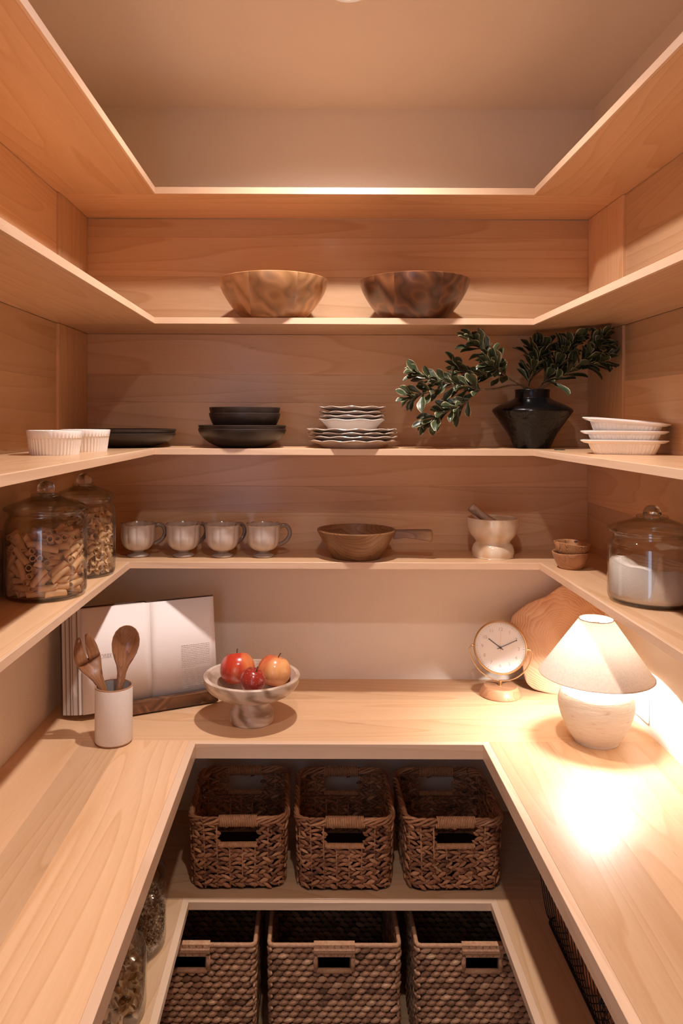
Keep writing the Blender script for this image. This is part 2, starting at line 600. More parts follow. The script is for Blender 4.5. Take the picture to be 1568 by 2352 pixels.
def veined(name, base, vein, scale=6.0, rough=0.3, amount=0.55, coat=0.0, stretch=(1, 1, 1), rot=(0, 0, 0)):
    """stone with layered veins"""
    if name in MATS:
        return MATS[name]
    m, nt, b = new_mat(name)
    setp(b, rough=rough, coat=coat)
    L = nt.links.new
    tc = node(nt, 'ShaderNodeTexCoord')
    mp = node(nt, 'ShaderNodeMapping')
    mp.inputs['Scale'].default_value = stretch
    mp.inputs['Rotation'].default_value = rot
    L(tc.outputs['Object'], mp.inputs['Vector'])
    w = node(nt, 'ShaderNodeTexWave', i_Scale=scale, i_Distortion=7.0, i_Detail=4.0)
    w.inputs['Detail Scale'].default_value = 1.4
    L(mp.outputs[0], w.inputs['Vector'])
    n = node(nt, 'ShaderNodeTexNoise', i_Scale=scale * 3, i_Detail=5.0)
    L(mp.outputs[0], n.inputs['Vector'])
    mx = node(nt, 'ShaderNodeMath', operation='MULTIPLY')
    L(w.outputs['Fac'], mx.inputs[0])
    L(n.outputs['Fac'], mx.inputs[1])
    cr = ramp(nt, [(0.12, base), (amount, vein)])
    L(mx.outputs[0], cr.inputs['Fac'])
    L(cr.outputs['Color'], b.inputs['Base Color'])
    MATS[name] = m
    return m

WHITE_GLAZE = plain('white_glaze', (0.80, 0.775, 0.745), 0.16, var=0.02, coat=0.5, coat_rough=0.06)
DARK_GLAZE = plain('dark_brown_glaze', (0.030, 0.021, 0.017), 0.42, var=0.15, scale=40, spec=0.45)
LINEN_GLAZE = None

def rim_glaze(name, base, edge, z_edge, width, rough=0.22, tint=0.12, along=None):
    """glaze that breaks to a darker tone at the lip (object height z_edge)"""
    if name in MATS:
        return MATS[name]
    m, nt, b = new_mat(name)
    setp(b, rough=rough, coat=0.2, coat_rough=0.12)
    L = nt.links.new
    tc = node(nt, 'ShaderNodeTexCoord')
    sx = node(nt, 'ShaderNodeSeparateXYZ')
    L(tc.outputs['Object'], sx.inputs[0])
    n = node(nt, 'ShaderNodeTexNoise', i_Scale=60.0, i_Detail=3.0)
    L(tc.outputs['Object'], n.inputs['Vector'])
    mr = node(nt, 'ShaderNodeMapRange')
    mr.inputs['From Min'].default_value = z_edge - width
    mr.inputs['From Max'].default_value = z_edge
    L(sx.outputs['Z'], mr.inputs['Value'])
    ad = node(nt, 'ShaderNodeMath', operation='MULTIPLY_ADD')
    L(n.outputs['Fac'], ad.inputs[0])
    ad.inputs[1].default_value = 0.9
    ad.inputs[2].default_value = -0.45
    a2 = node(nt, 'ShaderNodeMath', operation='ADD')
    L(mr.outputs[0], a2.inputs[0])
    L(ad.outputs[0], a2.inputs[1])
    cr = ramp(nt, [(0.0, base), (0.55, tuple(c * (1 - tint) for c in base)), (0.95, edge)])
    L(a2.outputs[0], cr.inputs['Fac'])
    L(cr.outputs['Color'], b.inputs['Base Color'])
    MATS[name] = m
    return m

# ------------------------------------------------------------------ second shelf: two wooden bowls
def bowl_prof(R, H, base, wall=0.006, bulge=1.0, foot=0.0):
    o = []
    N = 14
    for i in range(N + 1):
        t = i / N
        r = base + (R - base) * (1 - (1 - t) ** (1.0 + 0.55 * bulge))
        z = foot + (H - foot) * t ** (1.0 + 0.25 * bulge)
        o.append((r, z))
    inn = [(max(r - wall * (0.8 if i == N else 1.0), 0.0005), z if i == N else max(z, wall)) for i, (r, z) in enumerate(o)]
    inn[0] = (base * 0.8, wall)
    prof = [(0.0, 0.0), (base * 0.96, 0.0)] + o + [(R - wall * 0.4, H + wall * 0.25)] + inn[::-1][0:] + [(0.0, wall)]
    return prof

for (px, lab, mt) in ((628, 'large honey-coloured wooden bowl of glued blocks, left on the bowl shelf',
                       patch_wood('honey_teak', [(0.30, 0.150, 0.060), (0.50, 0.26, 0.115), (0.64, 0.37, 0.18)])),
                      (951, 'large dark brown acacia bowl, right on the bowl shelf',
                       patch_wood('dark_acacia', [(0.055, 0.020, 0.009), (0.15, 0.055, 0.022), (0.30, 0.125, 0.05)]))):
    p = at(px, 730, 1.852)
    b = obj('serving_bowl', lathe('serving_bowl', bowl_prof(0.1345, 0.0985, 0.066, 0.0075, 0.75), 96), mt)
    b.location = (p.x, 1.852, Z_S2[1])
    b.rotation_euler.z = px * 0.7
    tag(b, lab, 'bowl', 'wooden bowls on the upper shelf')

# ------------------------------------------------------------------ third shelf
# ramekins
def ramekin(loc, lab):
    def fl(a, k, r, z):
        if 2 <= k <= 5:
            return r + 0.0007 * math.cos(a * 44), z
        return r, z
    H, R = 0.0465, 0.0530
    prof = [(0, 0.0012), (0.042, 0.0012), (0.0445, 0.0), (0.0455, 0.003), (0.0490, H * 0.66), (0.0494, H * 0.675), (0.0506, H * 0.69), (R - 0.0006, H - 0.0012),
            (R - 0.0012, H), (R - 0.003, H), (R - 0.0035, H - 0.001), (0.0435, 0.007), (0.040, 0.005), (0, 0.005)]
    o = obj('ramekin', lathe('ramekin', prof, 264, fl), WHITE_GLAZE)
    o.location = loc
    return tag(o, lab, 'ramekin', 'white ramekins')
ramekin((-0.4990, 1.450, Z_S3[1]), 'white fluted ramekin nearest the front on the left shelf arm')
ramekin((-0.4880, 1.606, Z_S3[1]), 'white fluted ramekin half hidden behind another ramekin, beside dark plates')

# dark plates in the corner
def dark_plate(loc, lab, R, H, base, grp, bulge=1.2, wall=0.0045):
    o = obj('dark_dish', lathe('dark_dish', bowl_prof(R, H, base, wall, bulge), 72), DARK_GLAZE)
    o.location = loc
    return tag(o, lab, 'plate' if H < 0.04 else 'bowl', grp)
z3 = Z_S3[1]
dark_plate((-0.466, 1.868, z3), 'lower of two wide dark brown plates stacked in the left corner', 0.122, 0.0345, 0.062, 'dark brown tableware')
dark_plate((-0.465, 1.868, z3 + 0.0092), 'upper of two wide dark brown plates stacked in the left corner', 0.1215, 0.0345, 0.062, 'dark brown tableware')
dark_plate((-0.178, 1.872, z3), 'lowest wide dark brown bowl of the four-bowl stack', 0.109, 0.0455, 0.052, 'dark brown tableware')
dark_plate((-0.178, 1.872, z3 + 0.0088), 'second wide dark brown bowl from the bottom of the stack', 0.1085, 0.0455, 0.052, 'dark brown tableware')
dark_plate((-0.172, 1.872, z3 + 0.0382), 'smaller dark brown bowl, third from the bottom of the stack', 0.0885, 0.0460, 0.062, 'dark brown tableware', 0.9)
dark_plate((-0.172, 1.872, z3 + 0.0528), 'smaller dark brown bowl on top of the four-bowl stack', 0.0880, 0.0455, 0.062, 'dark brown tableware', 0.9)

# scalloped plates
def scallop_dish(loc, lab, R, H, base, lobes, mat, rot, cat, wav=0.0028, wall=0.0034, deep=False):
    def fl(a, k, r, z):
        f = max(0.0, (r - base) / (R - base))
        c = math.cos(a * lobes)
        s = abs(math.cos(a * lobes / 2)) ** 0.7
        return r * (1 - 0.030 * f * (1 - s)), z - wav * f * f * (0.5 - 0.5 * c) * (1 if z > 0.004 else 0)
    if deep:
        prof = [(0, 0.0), (base * 0.92, 0.0), (base, 0.003), (base * 1.03, H * 0.45), (R * 0.90, H * 0.86), (R * 0.97, H * 0.97), (R, H), (R * 0.985, H + 0.001),
                (R * 0.90, H * 0.93), (base * 0.98, H * 0.5), (base * 0.93, 0.008), (0, 0.006)]
    else:
        prof = [(0, 0.0), (base * 0.95, 0.0), (base, 0.0015), (base * 1.07, H * 0.42), (R * 0.90, H * 0.78), (R * 0.97, H * 0.92), (R, H), (R * 0.99, H + 0.0014),
                (R * 0.96, H * 0.92 + wall * 0.8), (R * 0.89, H * 0.78 + wall), (base * 1.03, H * 0.42 + wall), (base * 0.95, wall), (0, wall)]
    o = obj('scalloped_dish', lathe('scalloped_dish', prof, 144, fl), mat)
    o.location = loc
    o.rotation_euler.z = rot
    return tag(o, lab, cat, 'cream scalloped tableware')
gl_big = rim_glaze('cream_glaze_plate', (0.58, 0.50, 0.43), (0.17, 0.095, 0.06), 0.0212, 0.004)
gl_small = rim_glaze('cream_glaze_small', (0.56, 0.48, 0.42), (0.20, 0.12, 0.08), 0.0195, 0.004)
sx, sy = 0.0955, 1.872
scallop_dish((sx, sy, z3), 'bottom cream scalloped dinner plate of the pale stack', 0.1115, 0.0195, 0.078, 12, gl_big, 0.0, 'plate')
scallop_dish((sx + 0.001, sy, z3 + 0.0098), 'second scalloped dinner plate from the bottom of the pale stack', 0.1120, 0.0195, 0.078, 12, gl_big, 0.2, 'plate')
scallop_dish((sx, sy, z3 + 0.0188), 'third scalloped dinner plate from the bottom of the pale stack', 0.1110, 0.0195, 0.078, 12, gl_big, 0.45, 'plate')
scallop_dish((sx - 0.002, sy, z3 + 0.0278), 'topmost large scalloped plate directly under the white bowl', 0.1125, 0.0195, 0.078, 12, gl_big, 0.1, 'plate')
scallop_dish((sx - 0.001, sy, z3 + 0.0318), 'white scalloped bowl in the middle of the pale stack', 0.0840, 0.0390, 0.060, 8, plain('pale_glaze', (0.66, 0.62, 0.58), 0.18, coat=0.4), 0.2, 'bowl', deep=True)
for i, (dz, r_, ro, lab) in enumerate(((0.0620, 0.0835, 0.1, 'lowest of three small scalloped plates resting in the white bowl'),
                                       (0.0716, 0.0830, 0.4, 'middle of three small scalloped plates above the white bowl'),
                                       (0.0835, 0.0855, 0.25, 'small scalloped plate on the very top of the pale stack'))):
    scallop_dish((sx - 0.001, sy, z3 + dz), lab, r_, 0.0180, 0.050, 10, gl_small, ro, 'plate')

# black vase
vx, vd = 0.5440, 1.880
vase = thing('vase', 'squat black vase with hammered lower body holding leafy branches', 'vase', (vx, vd, z3))
vm, nt_, b_ = new_mat('black_glaze')
setp(b_, color=(0.005, 0.0045, 0.005), rough=0.30, spec=0.30)
tc_ = node(nt_, 'ShaderNodeTexCoord')
n_ = node(nt_, 'ShaderNodeTexNoise', i_Scale=75.0, i_Detail=3.0)
bp_ = node(nt_, 'ShaderNodeBump', i_Strength=0.55, i_Distance=0.006)
nt_.links.new(tc_.outputs['Object'], n_.inputs['Vector'])
nt_.links.new(n_.outputs['Fac'], bp_.inputs['Height'])
nt_.links.new(bp_.outputs['Normal'], b_.inputs['Normal'])
vt = plain('black_gloss', (0.004, 0.004, 0.0045), 0.22, bump=0.35, bump_scale=90, spec=0.28)
low = smooth_prof([(0.0415, 0.0), (0.045, 0.004), (0.058, 0.034), (0.078, 0.064), (0.0945, 0.087), (0.0978, 0.0925)], 5)
obj('body', lathe('body', [(0, 0.001), (0.038, 0.001)] + low, 96, lambda a, k, r, z: (r + (0.0009 * math.sin(a * 13 + z * 400) * math.sin(z * 33) if 3 < k < 26 else 0), z)), vm, vase)
up = smooth_prof([(0.0978, 0.0925), (0.0945, 0.0985), (0.078, 0.1085), (0.056, 0.1175), (0.044, 0.1240), (0.0420, 0.1275), (0.0416, 0.139), (0.0428, 0.1445), (0.0405, 0.1465), (0.037, 0.144), (0.037, 0.125), (0.06, 0.108)], 5)
obj('shoulder', lathe('shoulder', up, 96), vt, vase)

# leafy branches
leaf_mat, nt_, b_ = new_mat('variegated_leaf')
setp(b_, rough=0.38, spec=0.5, coat=0.15)
uv_ = node(nt_, 'ShaderNodeUVMap')
sp_ = node(nt_, 'ShaderNodeSeparateXYZ')
nt_.links.new(uv_.outputs[0], sp_.inputs[0])
m1 = node(nt_, 'ShaderNodeMath', operation='SUBTRACT'); m1.inputs[1].default_value = 0.5
nt_.links.new(sp_.outputs['X'], m1.inputs[0])
m2 = node(nt_, 'ShaderNodeMath', operation='ABSOLUTE')
nt_.links.new(m1.outputs[0], m2.inputs[0])
nz = node(nt_, 'ShaderNodeTexNoise', i_Scale=9.0, i_Detail=3.0)
tc_ = node(nt_, 'ShaderNodeTexCoord')
oi_ = node(nt_, 'ShaderNodeObjectInfo')
sc_ = node(nt_, 'ShaderNodeVectorMath', operation='ADD')
nt_.links.new(uv_.outputs[0], sc_.inputs[0]); nt_.links.new(oi_.outputs['Location'], sc_.inputs[1])
nt_.links.new(sc_.outputs[0], nz.inputs['Vector'])
m3 = node(nt_, 'ShaderNodeMath', operation='MULTIPLY_ADD'); m3.inputs[1].default_value = 0.22; m3.inputs[2].default_value = -0.11
nt_.links.new(nz.outputs['Fac'], m3.inputs[0])
m4 = node(nt_, 'ShaderNodeMath', operation='ADD')
nt_.links.new(m2.outputs[0], m4.inputs[0]); nt_.links.new(m3.outputs[0], m4.inputs[1])
r_ = ramp(nt_, [(0.0, (0.085, 0.105, 0.052)), (0.03, (0.036, 0.052, 0.022)), (0.34, (0.042, 0.060, 0.027)), (0.41, (0.10, 0.12, 0.06)), (0.455, (0.46, 0.41, 0.25))])
nt_.links.new(m4.outputs[0], r_.inputs['Fac'])
nt_.links.new(r_.outputs['Color'], b_.inputs['Base Color'])
stem_mat = plain('twig_bark', (0.16, 0.11, 0.06), 0.7, var=0.25, scale=80)

def leaf_mesh(curl, fold, wav):
    NL, NW = 9, 4
    verts, faces, uvs = [], [], []
    for i in range(NL + 1):
        t = i / NL
        w = 0.5 * (0.06 + 0.94 * math.sin(math.pi * min(1, t ** 1.75 * 0.90 + 0.02)) ** 0.8) * 0.44
        if i == NL:
            w = 0.075
        for j in range(NW + 1):
            u = j / NW * 2 - 1
            z = curl * t * t + fold * abs(u) * w * 2 + wav * math.sin(t * 9 + u) * abs(u)
            verts.append((u * w, t, z))
            uvs.append((0.5 + u * 0.5, t))
    for i in range(NL):
        for j in range(NW):
            a = i * (NW + 1) + j
            faces.append((a, a + 1, a + NW + 2, a + NW + 1))
    me = mesh('leaf', verts, faces, True)
    ul = me.uv_layers.new(name='UVMap')
    for lp in me.loops:
        ul.data[lp.index].uv = uvs[lp.vertex_index]
    me.materials.append(leaf_mat)
    return me
LEAVES = [leaf_mesh(-0.14, 0.22, 0.02), leaf_mesh(-0.26, 0.28, 0.035), leaf_mesh(0.06, 0.20, 0.03), leaf_mesh(-0.05, 0.38, 0.02)]

def branch(lab, paths, seed):
    """paths: (pixel points with distance, stem radius, leaf count, leaf length, from which share on leaves grow)"""
    rng = random.Random(seed)
    root = thing('leafy_branch', lab, 'branch', (vx, vd, z3 + 0.12), group='branches in the black vase')
    base = Vector(root.location)
    for pts, rad, n, ll, t0 in paths:
        P = [(p if len(p) == 4 else at(*p)) for p in pts]
        P = [Vector(p[:3]) for p in P]
        sp = spline([p - base for p in P], 7)
        m = len(sp)
        obj('stem', tube('stem', sp, [rad * (1 - 0.6 * i / m) for i in range(m)], 6), stem_mat, root)
        ang = rng.uniform(0, 6)
        for k in range(n):
            # leaves crowd towards the tip
            f = t0 + (1 - t0) * (1 - (1 - (k + 0.5) / n) ** 1.35)
            idx = min(f * (m - 1), m - 1.001)
            i = int(idx)
            p = sp[i].lerp(sp[min(i + 1, m - 1)], idx - i)
            tan = (sp[min(i + 1, m - 1)] - sp[max(i - 1, 0)]).normalized()
            ang += 2.4 + rng.uniform(-0.4, 0.4)
            u = tan.orthogonal().normalized()
            side = Quaternion(tan, ang) @ u
            open_ = rng.uniform(0.45, 0.85) if f < 0.93 else rng.uniform(0.15, 0.6)
            dirv = (tan * (1 - open_ * 0.55) + side * open_).normalized()
            dirv.y -= 0.10 * rng.random()
            dirv.normalize()
            nrm = (tan * 0.5 - side * 0.0 + Vector((rng.uniform(-.3, .3), -0.55, 0.75))).normalized()
            xax = dirv.cross(nrm)
            if xax.length < 0.05:
                xax = dirv.orthogonal()
            xax.normalize()
            zax = xax.cross(dirv).normalized()
            s = ll * rng.uniform(0.72, 1.12)
            wp = base + p
            tip = wp + dirv * s
            if tip.y > 1.990:
                dirv.y -= (tip.y - 1.985) / s
                dirv.normalize(); xax = dirv.cross(zax).normalized(); zax = xax.cross(dirv).normalized()
                tip = wp + dirv * s
            # keep clear of the shelf above, the vase mouth and the side wall
            if tip.z > Z_S2[0] - 0.006 or wp.z > Z_S2[0] - 0.004 or tip.x > PR - 0.008 or tip.z < z3 + 0.01:
                s *= 0.55
                dirv = (dirv + Vector((-0.6 if tip.x > PR - 0.01 else 0, -0.5, -0.9 if tip.z > 1.7 else 0.9))).normalized()
                xax = dirv.cross(zax).normalized(); zax = xax.cross(dirv).normalized()
                if (wp + dirv * s).z > Z_S2[0] - 0.004:
                    continue
            M = Matrix.Identity(4)
            for r in range(3):
                M[r][0], M[r][1], M[r][2], M[r][3] = xax[r] * s, dirv[r] * s, zax[r] * s, p[r]
            lf = obj('leaf', LEAVES[rng.randrange(4)], None, root)
            lf.matrix_local = M
mouth = (vx, vd, z3 + 0.128, 0)
def mp(dx, dz=0.012):
    return (vx + dx, vd, z3 + 0.128 + dz, 0)
branch('long leafy branch arching far left from the black vase', [
    ([(1226, 912, 1.88), (1212, 890, 1.875), (1180, 884, 1.86), (1130, 894, 1.84), (1094, 894, 1.83), (1060, 886, 1.83), (1015, 878, 1.825), (962, 862, 1.82)], 0.0028, 41, 0.051, 0.50),
    ([(1094, 894, 1.83), (1082, 912, 1.825), (1062, 932, 1.82), (1025, 946, 1.82), (990, 966, 1.815)], 0.0018, 26, 0.050, 0.30),
    ([(1045, 884, 1.83), (1010, 895, 1.82), (970, 905, 1.81), (945, 912, 1.81)], 0.0014, 17, 0.049, 0.2)], 3)
branch('leafy branch rising up and left of the vase to a bare-spaced tip', [
    ([(1220, 912, 1.88), (1200, 888, 1.87), (1168, 868, 1.84), (1140, 840, 1.82), (1112, 806, 1.81), (1090, 786, 1.805)], 0.0024, 31, 0.051, 0.42),
    ([(1168, 868, 1.84), (1130, 860, 1.83), (1090, 862, 1.84), (1050, 848, 1.85)], 0.0016, 29, 0.047, 0.10),
    ([(1160, 862, 1.84), (1142, 848, 1.80), (1128, 836, 1.79)], 0.0014, 17, 0.051, 0.15)], 5)
branch('short upright leafy branch in the middle of the vase', [
    ([(1218, 912, 1.88), (1214, 880, 1.89), (1218, 845, 1.90), (1226, 800, 1.90)], 0.0022, 29, 0.054, 0.25),
    ([(1216, 870, 1.88), (1232, 836, 1.88), (1252, 796, 1.88)], 0.0018, 26, 0.054, 0.25)], 8)
branch('leafy branch rising right from the vase towards the shelf underside', [
    ([(1222, 912, 1.88), (1240, 888, 1.88), (1268, 854, 1.87), (1296, 812, 1.85), (1322, 772, 1.83)], 0.0026, 48, 0.054, 0.28),
    ([(1262, 860, 1.87), (1278, 826, 1.86), (1290, 800, 1.86)], 0.0014, 19, 0.051, 0.2)], 13)
branch('thick leafy branch reaching furthest right from the vase', [
    ([(1225, 912, 1.88), (1250, 888, 1.87), (1300, 860, 1.84), (1340, 830, 1.82), (1366, 800, 1.80), (1376, 786, 1.80)], 0.0028, 46, 0.054, 0.25),
    ([(1330, 838, 1.825), (1360, 836, 1.81), (1388, 828, 1.79)], 0.0016, 22, 0.051, 0.1),
    ([(1350, 820, 1.82), (1366, 800, 1.80), (1380, 776, 1.78)], 0.0014, 14, 0.049, 0.3)], 21)

# cable grommet in the shelf
gm = obj('grommet', lathe('grommet', [(0, 0.0004), (0.009, 0.0004), (0.0092, 0.0011), (0.012, 0.0012), (0.0125, 0.0)], 32), plain('dark_green_plastic', (0.02, 0.03, 0.022), 0.3))
p = at(1288, 1034, 1.755)
gm.location = (p.x, 1.765, z3 + 0.0002)
tag(gm, 'small dark round grommet set in the shelf beside the black vase', 'grommet')

# white baking dishes
def baking_dish(loc, lab, rot):
    A, B = 0.0790, 0.0560
    def sup(a, ca, cb, e):
        c, s = math.cos(a), math.sin(a)
        return 1.0 / ((abs(c) / ca) ** e + (abs(s) / cb) ** e) ** (1 / e)
    def fl(a, k, r, z):
        f = r / 0.1
        rr = sup(a, A * f, B * f, 4.5)
        if k in (3, 4, 5):
            rr += 0.0008 * math.cos(a * 60)
        if 6 <= k <= 9:      # pulled-out lug handles at the short ends
            rr += 0.0075 * math.exp(-((math.sin(a)) / 0.42) ** 4) * (1 if k in (7, 8) else 0.7)
            z -= 0.0012 * math.exp(-((math.sin(a)) / 0.5) ** 2)
        return rr, z
    H = 0.0300
    prof = [(0, 0.0015), (0.070, 0.0015), (0.0735, 0.0), (0.0755, 0.002), (0.085, H * 0.62), (0.0862, H * 0.72), (0.0925, H * 0.80), (0.0985, H * 0.93), (0.098, H), (0.091, H),
            (0.084, H * 0.7), (0.074, 0.007), (0.070, 0.005), (0, 0.005)]
    o = obj('baking_dish', lathe('baking_dish', prof, 300, fl), WHITE_GLAZE)
    o.location = loc
    o.rotation_euler = rot
    return tag(o, lab, 'baking dish', 'white baking dishes')
bx, by = 0.6420, 1.560
baking_dish((bx, by, z3), 'bottom white fluted baking dish of the stack of three', (0, 0, -0.42))
baking_dish((bx, by, z3 + 0.0188), 'middle white fluted baking dish of the stack of three', (0, 0, -0.42))
baking_dish((bx + 0.001, by, z3 + 0.0408), 'top white fluted baking dish, tilted, of the stack of three', (0.02, 0.085, -0.40))

# resting places of pasta pieces (x, y, z in 0.1 mm; quaternion in hundredths), from a drop simulation
RIGATONI = '249,-145,62,21,45,-54,-67;258,467,62,68,-44,55,19;-259,315,62,63,45,54,33;-95,-74,62,70,60,38,12;151,-367,62,67,54,45,21;514,385,62,56,19,68,-43;-309,448,62,63,45,54,33;-549,-99,62,70,59,39,13;28,-584,62,49,25,66,51;242,-283,62,21,45,-54,-67;66,432,62,66,-49,51,26;-521,119,62,67,-5,71,-22;-404,-342,62,68,-45,55,21;370,-524,62,34,-70,-8,-62;520,112,62,65,0,71,27;-334,576,191,95,0,0,-31;-619,-175,133,76,-41,-36,-36;-127,-514,62,45,-21,-68,54;526,-91,62,10,-68,18,-70;370,384,143,19,-42,-30,-84;-475,239,62,68,6,-70,-21;-213,-428,62,21,45,54,68;236,-597,185,69,0,67,27;338,167,62,27,-50,-50,65;177,488,154,74,60,-30,-5;-295,-116,62,47,23,-67,-53;-191,-613,182,71,24,66,3;390,-412,182,21,70,-7,-68;58,137,62,52,-25,66,48;-223,628,189,0,-100,-1,0;-321,-386,138,15,-36,-52,76;175,-311,182,54,-22,67,46;592,251,182,71,65,27,0;-34,527,98,77,60,-21,6;-385,154,167,11,65,-26,-71;52,-284,182,32,5,71,63;628,-139,182,70,67,-21,6;237,338,192,29,-45,-44,-72;-427,398,182,26,49,51,66;-265,-189,182,66,52,-48,-25;392,-412,301,67,6,70,21;600,230,301,71,66,26,-1;42,528,191,43,-72,-34,-42;-517,54,171,70,9,70,-9;-132,-359,182,63,71,-5,-32;424,-150,182,64,53,47,-31;273,71,182,30,-48,-52,-64;-206,240,169,30,73,10,61;-513,-417,291,32,15,-9,93;108,-645,390,3,33,6,94;484,173,204,46,71,-32,43;-135,518,180,74,62,-26,3;-304,69,273,49,39,-59,-52;-295,-444,298,64,-5,69,32;436,-280,324,69,21,34,60;88,648,349,55,24,-23,-77;-530,187,350,33,-17,-42,83;-289,-302,260,51,69,-23,-44;439,-475,409,47,-46,-9,-75;471,-106,301,71,-29,65,2;-395,426,301,66,3,71,24;-389,-109,224,36,48,39,70;-460,-467,676,19,5,-96,-21;280,-277,365,33,43,-34,77;399,508,324,36,-2,-89,-28;-636,89,299,53,-65,47,28;-577,-325,339,38,14,-11,91;126,-551,292,6,89,-19,-40;394,169,293,66,69,29,1;-129,652,561,5,63,-77,-2;-393,-26,319,64,34,45,53;-82,-525,301,52,64,29,-48;529,-4,409,78,-11,61,3;16,16,182,70,68,-19,8;-205,173,274,17,-63,32,-68;-267,-323,381,64,55,-48,-24;114,-295,301,54,-63,33,45;175,91,270,65,73,-22,-5;-67,2,354,51,-29,51,63;-641,-168,417,39,-1,2,92;-6,-154,394,54,82,11,-11;94,44,370,32,-63,51,49;241,530,353,77,19,42,45;-591,274,625,63,-35,-15,-67;-347,-215,325,27,-63,-4,-73;426,-157,433,36,62,-20,-67;572,152,488,23,54,-81,1;-57,529,276,48,-30,70,44;-563,-66,425,35,88,17,28;-245,-613,522,15,89,42,13;637,-84,544,41,-37,-47,-69;157,336,305,13,-58,-20,-78;-295,396,410,37,11,-40,-83;-302,-501,443,40,40,-23,-79;65,-340,415,9,-15,-57,-80;444,266,427,70,-11,70,3;-84,523,404,45,53,-40,-60;-623,188,703,37,92,-1,-10;-62,-513,429,68,73,5,-5;418,-495,534,28,-21,-86,38;76,282,407,30,22,-70,-61;-420,326,416,66,48,58,3;-534,-260,544,14,71,66,17;327,-468,633,49,14,-65,57;377,121,436,90,-13,34,25;-115,21,480,62,-49,-33,-51;-394,-38,448,3,56,-50,-65;119,-507,467,41,0,81,42;383,-58,497,77,-2,64,2;428,320,532,60,22,-73,-26;-432,190,443,62,51,60,0;-155,-512,518,55,56,-21,58;170,-356,529,66,51,-49,-25;408,318,668,12,66,-46,-58;170,503,454,69,72,-2,7;-344,-361,538,14,-29,85,41;153,-538,583,36,-83,4,-43;364,49,548,52,-2,-85,-3;398,435,579,86,11,50,-7;-165,359,437,38,89,1,23;-125,-354,555,23,1,-81,-54;140,-91,580,52,65,29,47;159,158,537,38,-57,-4,-73;52,412,521,38,-43,60,56;-368,61,524,57,-3,75,-34;-50,-181,569,12,54,-50,66;543,-161,609,20,54,65,-50;158,503,580,49,55,-47,49;-394,352,531,13,51,-37,-77;-221,-393,624,20,-1,-77,-60;265,-276,670,55,44,13,70;356,545,630,3,-81,44,39;-67,404,517,66,73,14,-10;-354,200,537,79,-15,-56,-19;-27,-345,651,61,23,67,-36;411,498,860,51,-41,-75,-10;69,656,718,87,11,18,45;-324,420,634,27,-69,7,67;-450,-287,654,59,2,-45,67;88,-296,675,49,77,5,41;111,532,736,24,-83,3,-50;-171,534,648,3,69,-17,-70;-637,-139,731,38,22,-30,85;-233,-326,744,57,-59,24,-52;465,-257,686,45,73,1,51;-279,471,745,71,1,-68,-19;-340,148,644,13,47,-35,-80;-137,-116,704,57,14,69,43;290,-456,763,21,59,-38,-68;315,94,647,4,-66,-41,63;-313,273,638,13,46,-35,-80;-505,-164,659,3,-6,-99,-14;56,-526,764,32,-54,43,65;240,-81,696,31,68,0,-66;-11,197,629,67,41,58,-23;-402,-43,585,63,54,44,34;-235,-607,777,33,29,-26,-86;168,-199,820,67,25,-64,-29;227,305,720,48,62,-58,-21;-132,631,833,37,44,33,75;-425,-337,812,82,38,-33,28;170,-526,836,54,48,69,6;213,34,745,51,-21,-74,39;140,416,695,33,44,41,73;-248,190,724,44,31,-49,-68;-71,-530,735,65,67,-5,36;380,-82,806,74,-21,-61,19;158,393,825,65,75,-12,-7;-134,313,757,37,48,-47,-64;-395,35,680,70,10,68,-20;-137,-547,839,43,-79,2,44;284,200,726,84,-20,50,2;115,55,847,43,-84,-32,5;-429,475,877,65,63,-38,-19;-493,-44,720,67,41,62,5;114,-316,857,47,49,-42,-61;243,300,870,42,62,43,-51;-183,213,822,17,48,-30,-81;-381,124,789,64,41,63,14;-293,-541,1014,45,65,61,2;636,-93,773,18,-19,-49,-83;5,214,876,11,-1,76,64;-344,408,936,56,54,-62,14;-630,-13,1081,63,71,-25,20;240,-594,929,14,-52,-32,78;584,302,884,1,-45,84,29;-104,274,906,52,-76,-29,-27;-556,-149,905,48,-10,51,-71;-142,-460,980,14,52,81,22;573,-291,826,31,-44,-37,-76;136,571,998,77,1,30,57;-526,48,829,61,-55,-33,47;-148,-237,889,52,54,20,-63;397,-407,907,23,56,36,71;526,129,795,78,-30,-40,37;-204,390,911,78,48,-23,31;-398,-345,967,33,9,93,15;30,-544,993,57,22,69,40;510,-243,937,11,72,-62,-29;338,393,991,21,19,67,68;-465,181,925,40,-29,69,-54;-194,-79,810,34,-8,77,53;373,-375,1022,51,-85,3,11;407,17,869,5,-77,10,-62;-87,531,954,73,48,48,5;-298,-52,884,67,49,-53,14;127,-342,1030,24,-56,67,42;525,-83,927,11,58,34,73;222,482,991,41,81,1,-42;-65,359,1001,53,0,-68,-51;-264,-253,1006,3,-35,-74,-56;267,-455,1032,12,-3,-84,-52;391,240,1006,7,-30,-75,59;-109,629,1055,56,51,-37,-54;-330,96,1030,57,23,-62,-48;36,-36,974,5,38,-92,3;529,141,972,62,18,50,-58;231,394,1079,78,-53,23,-26;-64,204,1047,49,78,4,39;-512,-63,977,59,-7,-76,-25;383,-164,1043,24,45,-42,75;460,170,1074,46,32,-74,37;64,526,1117,46,60,49,-43;-508,71,951,34,76,0,56;-59,-152,972,6,17,-76,-63;65,-161,1089,44,18,76,45;212,158,1020,88,-7,41,-23;-385,371,1045,40,68,-43,44;-227,-61,1073,7,68,-30,-66;216,-217,1042,25,-24,90,25'
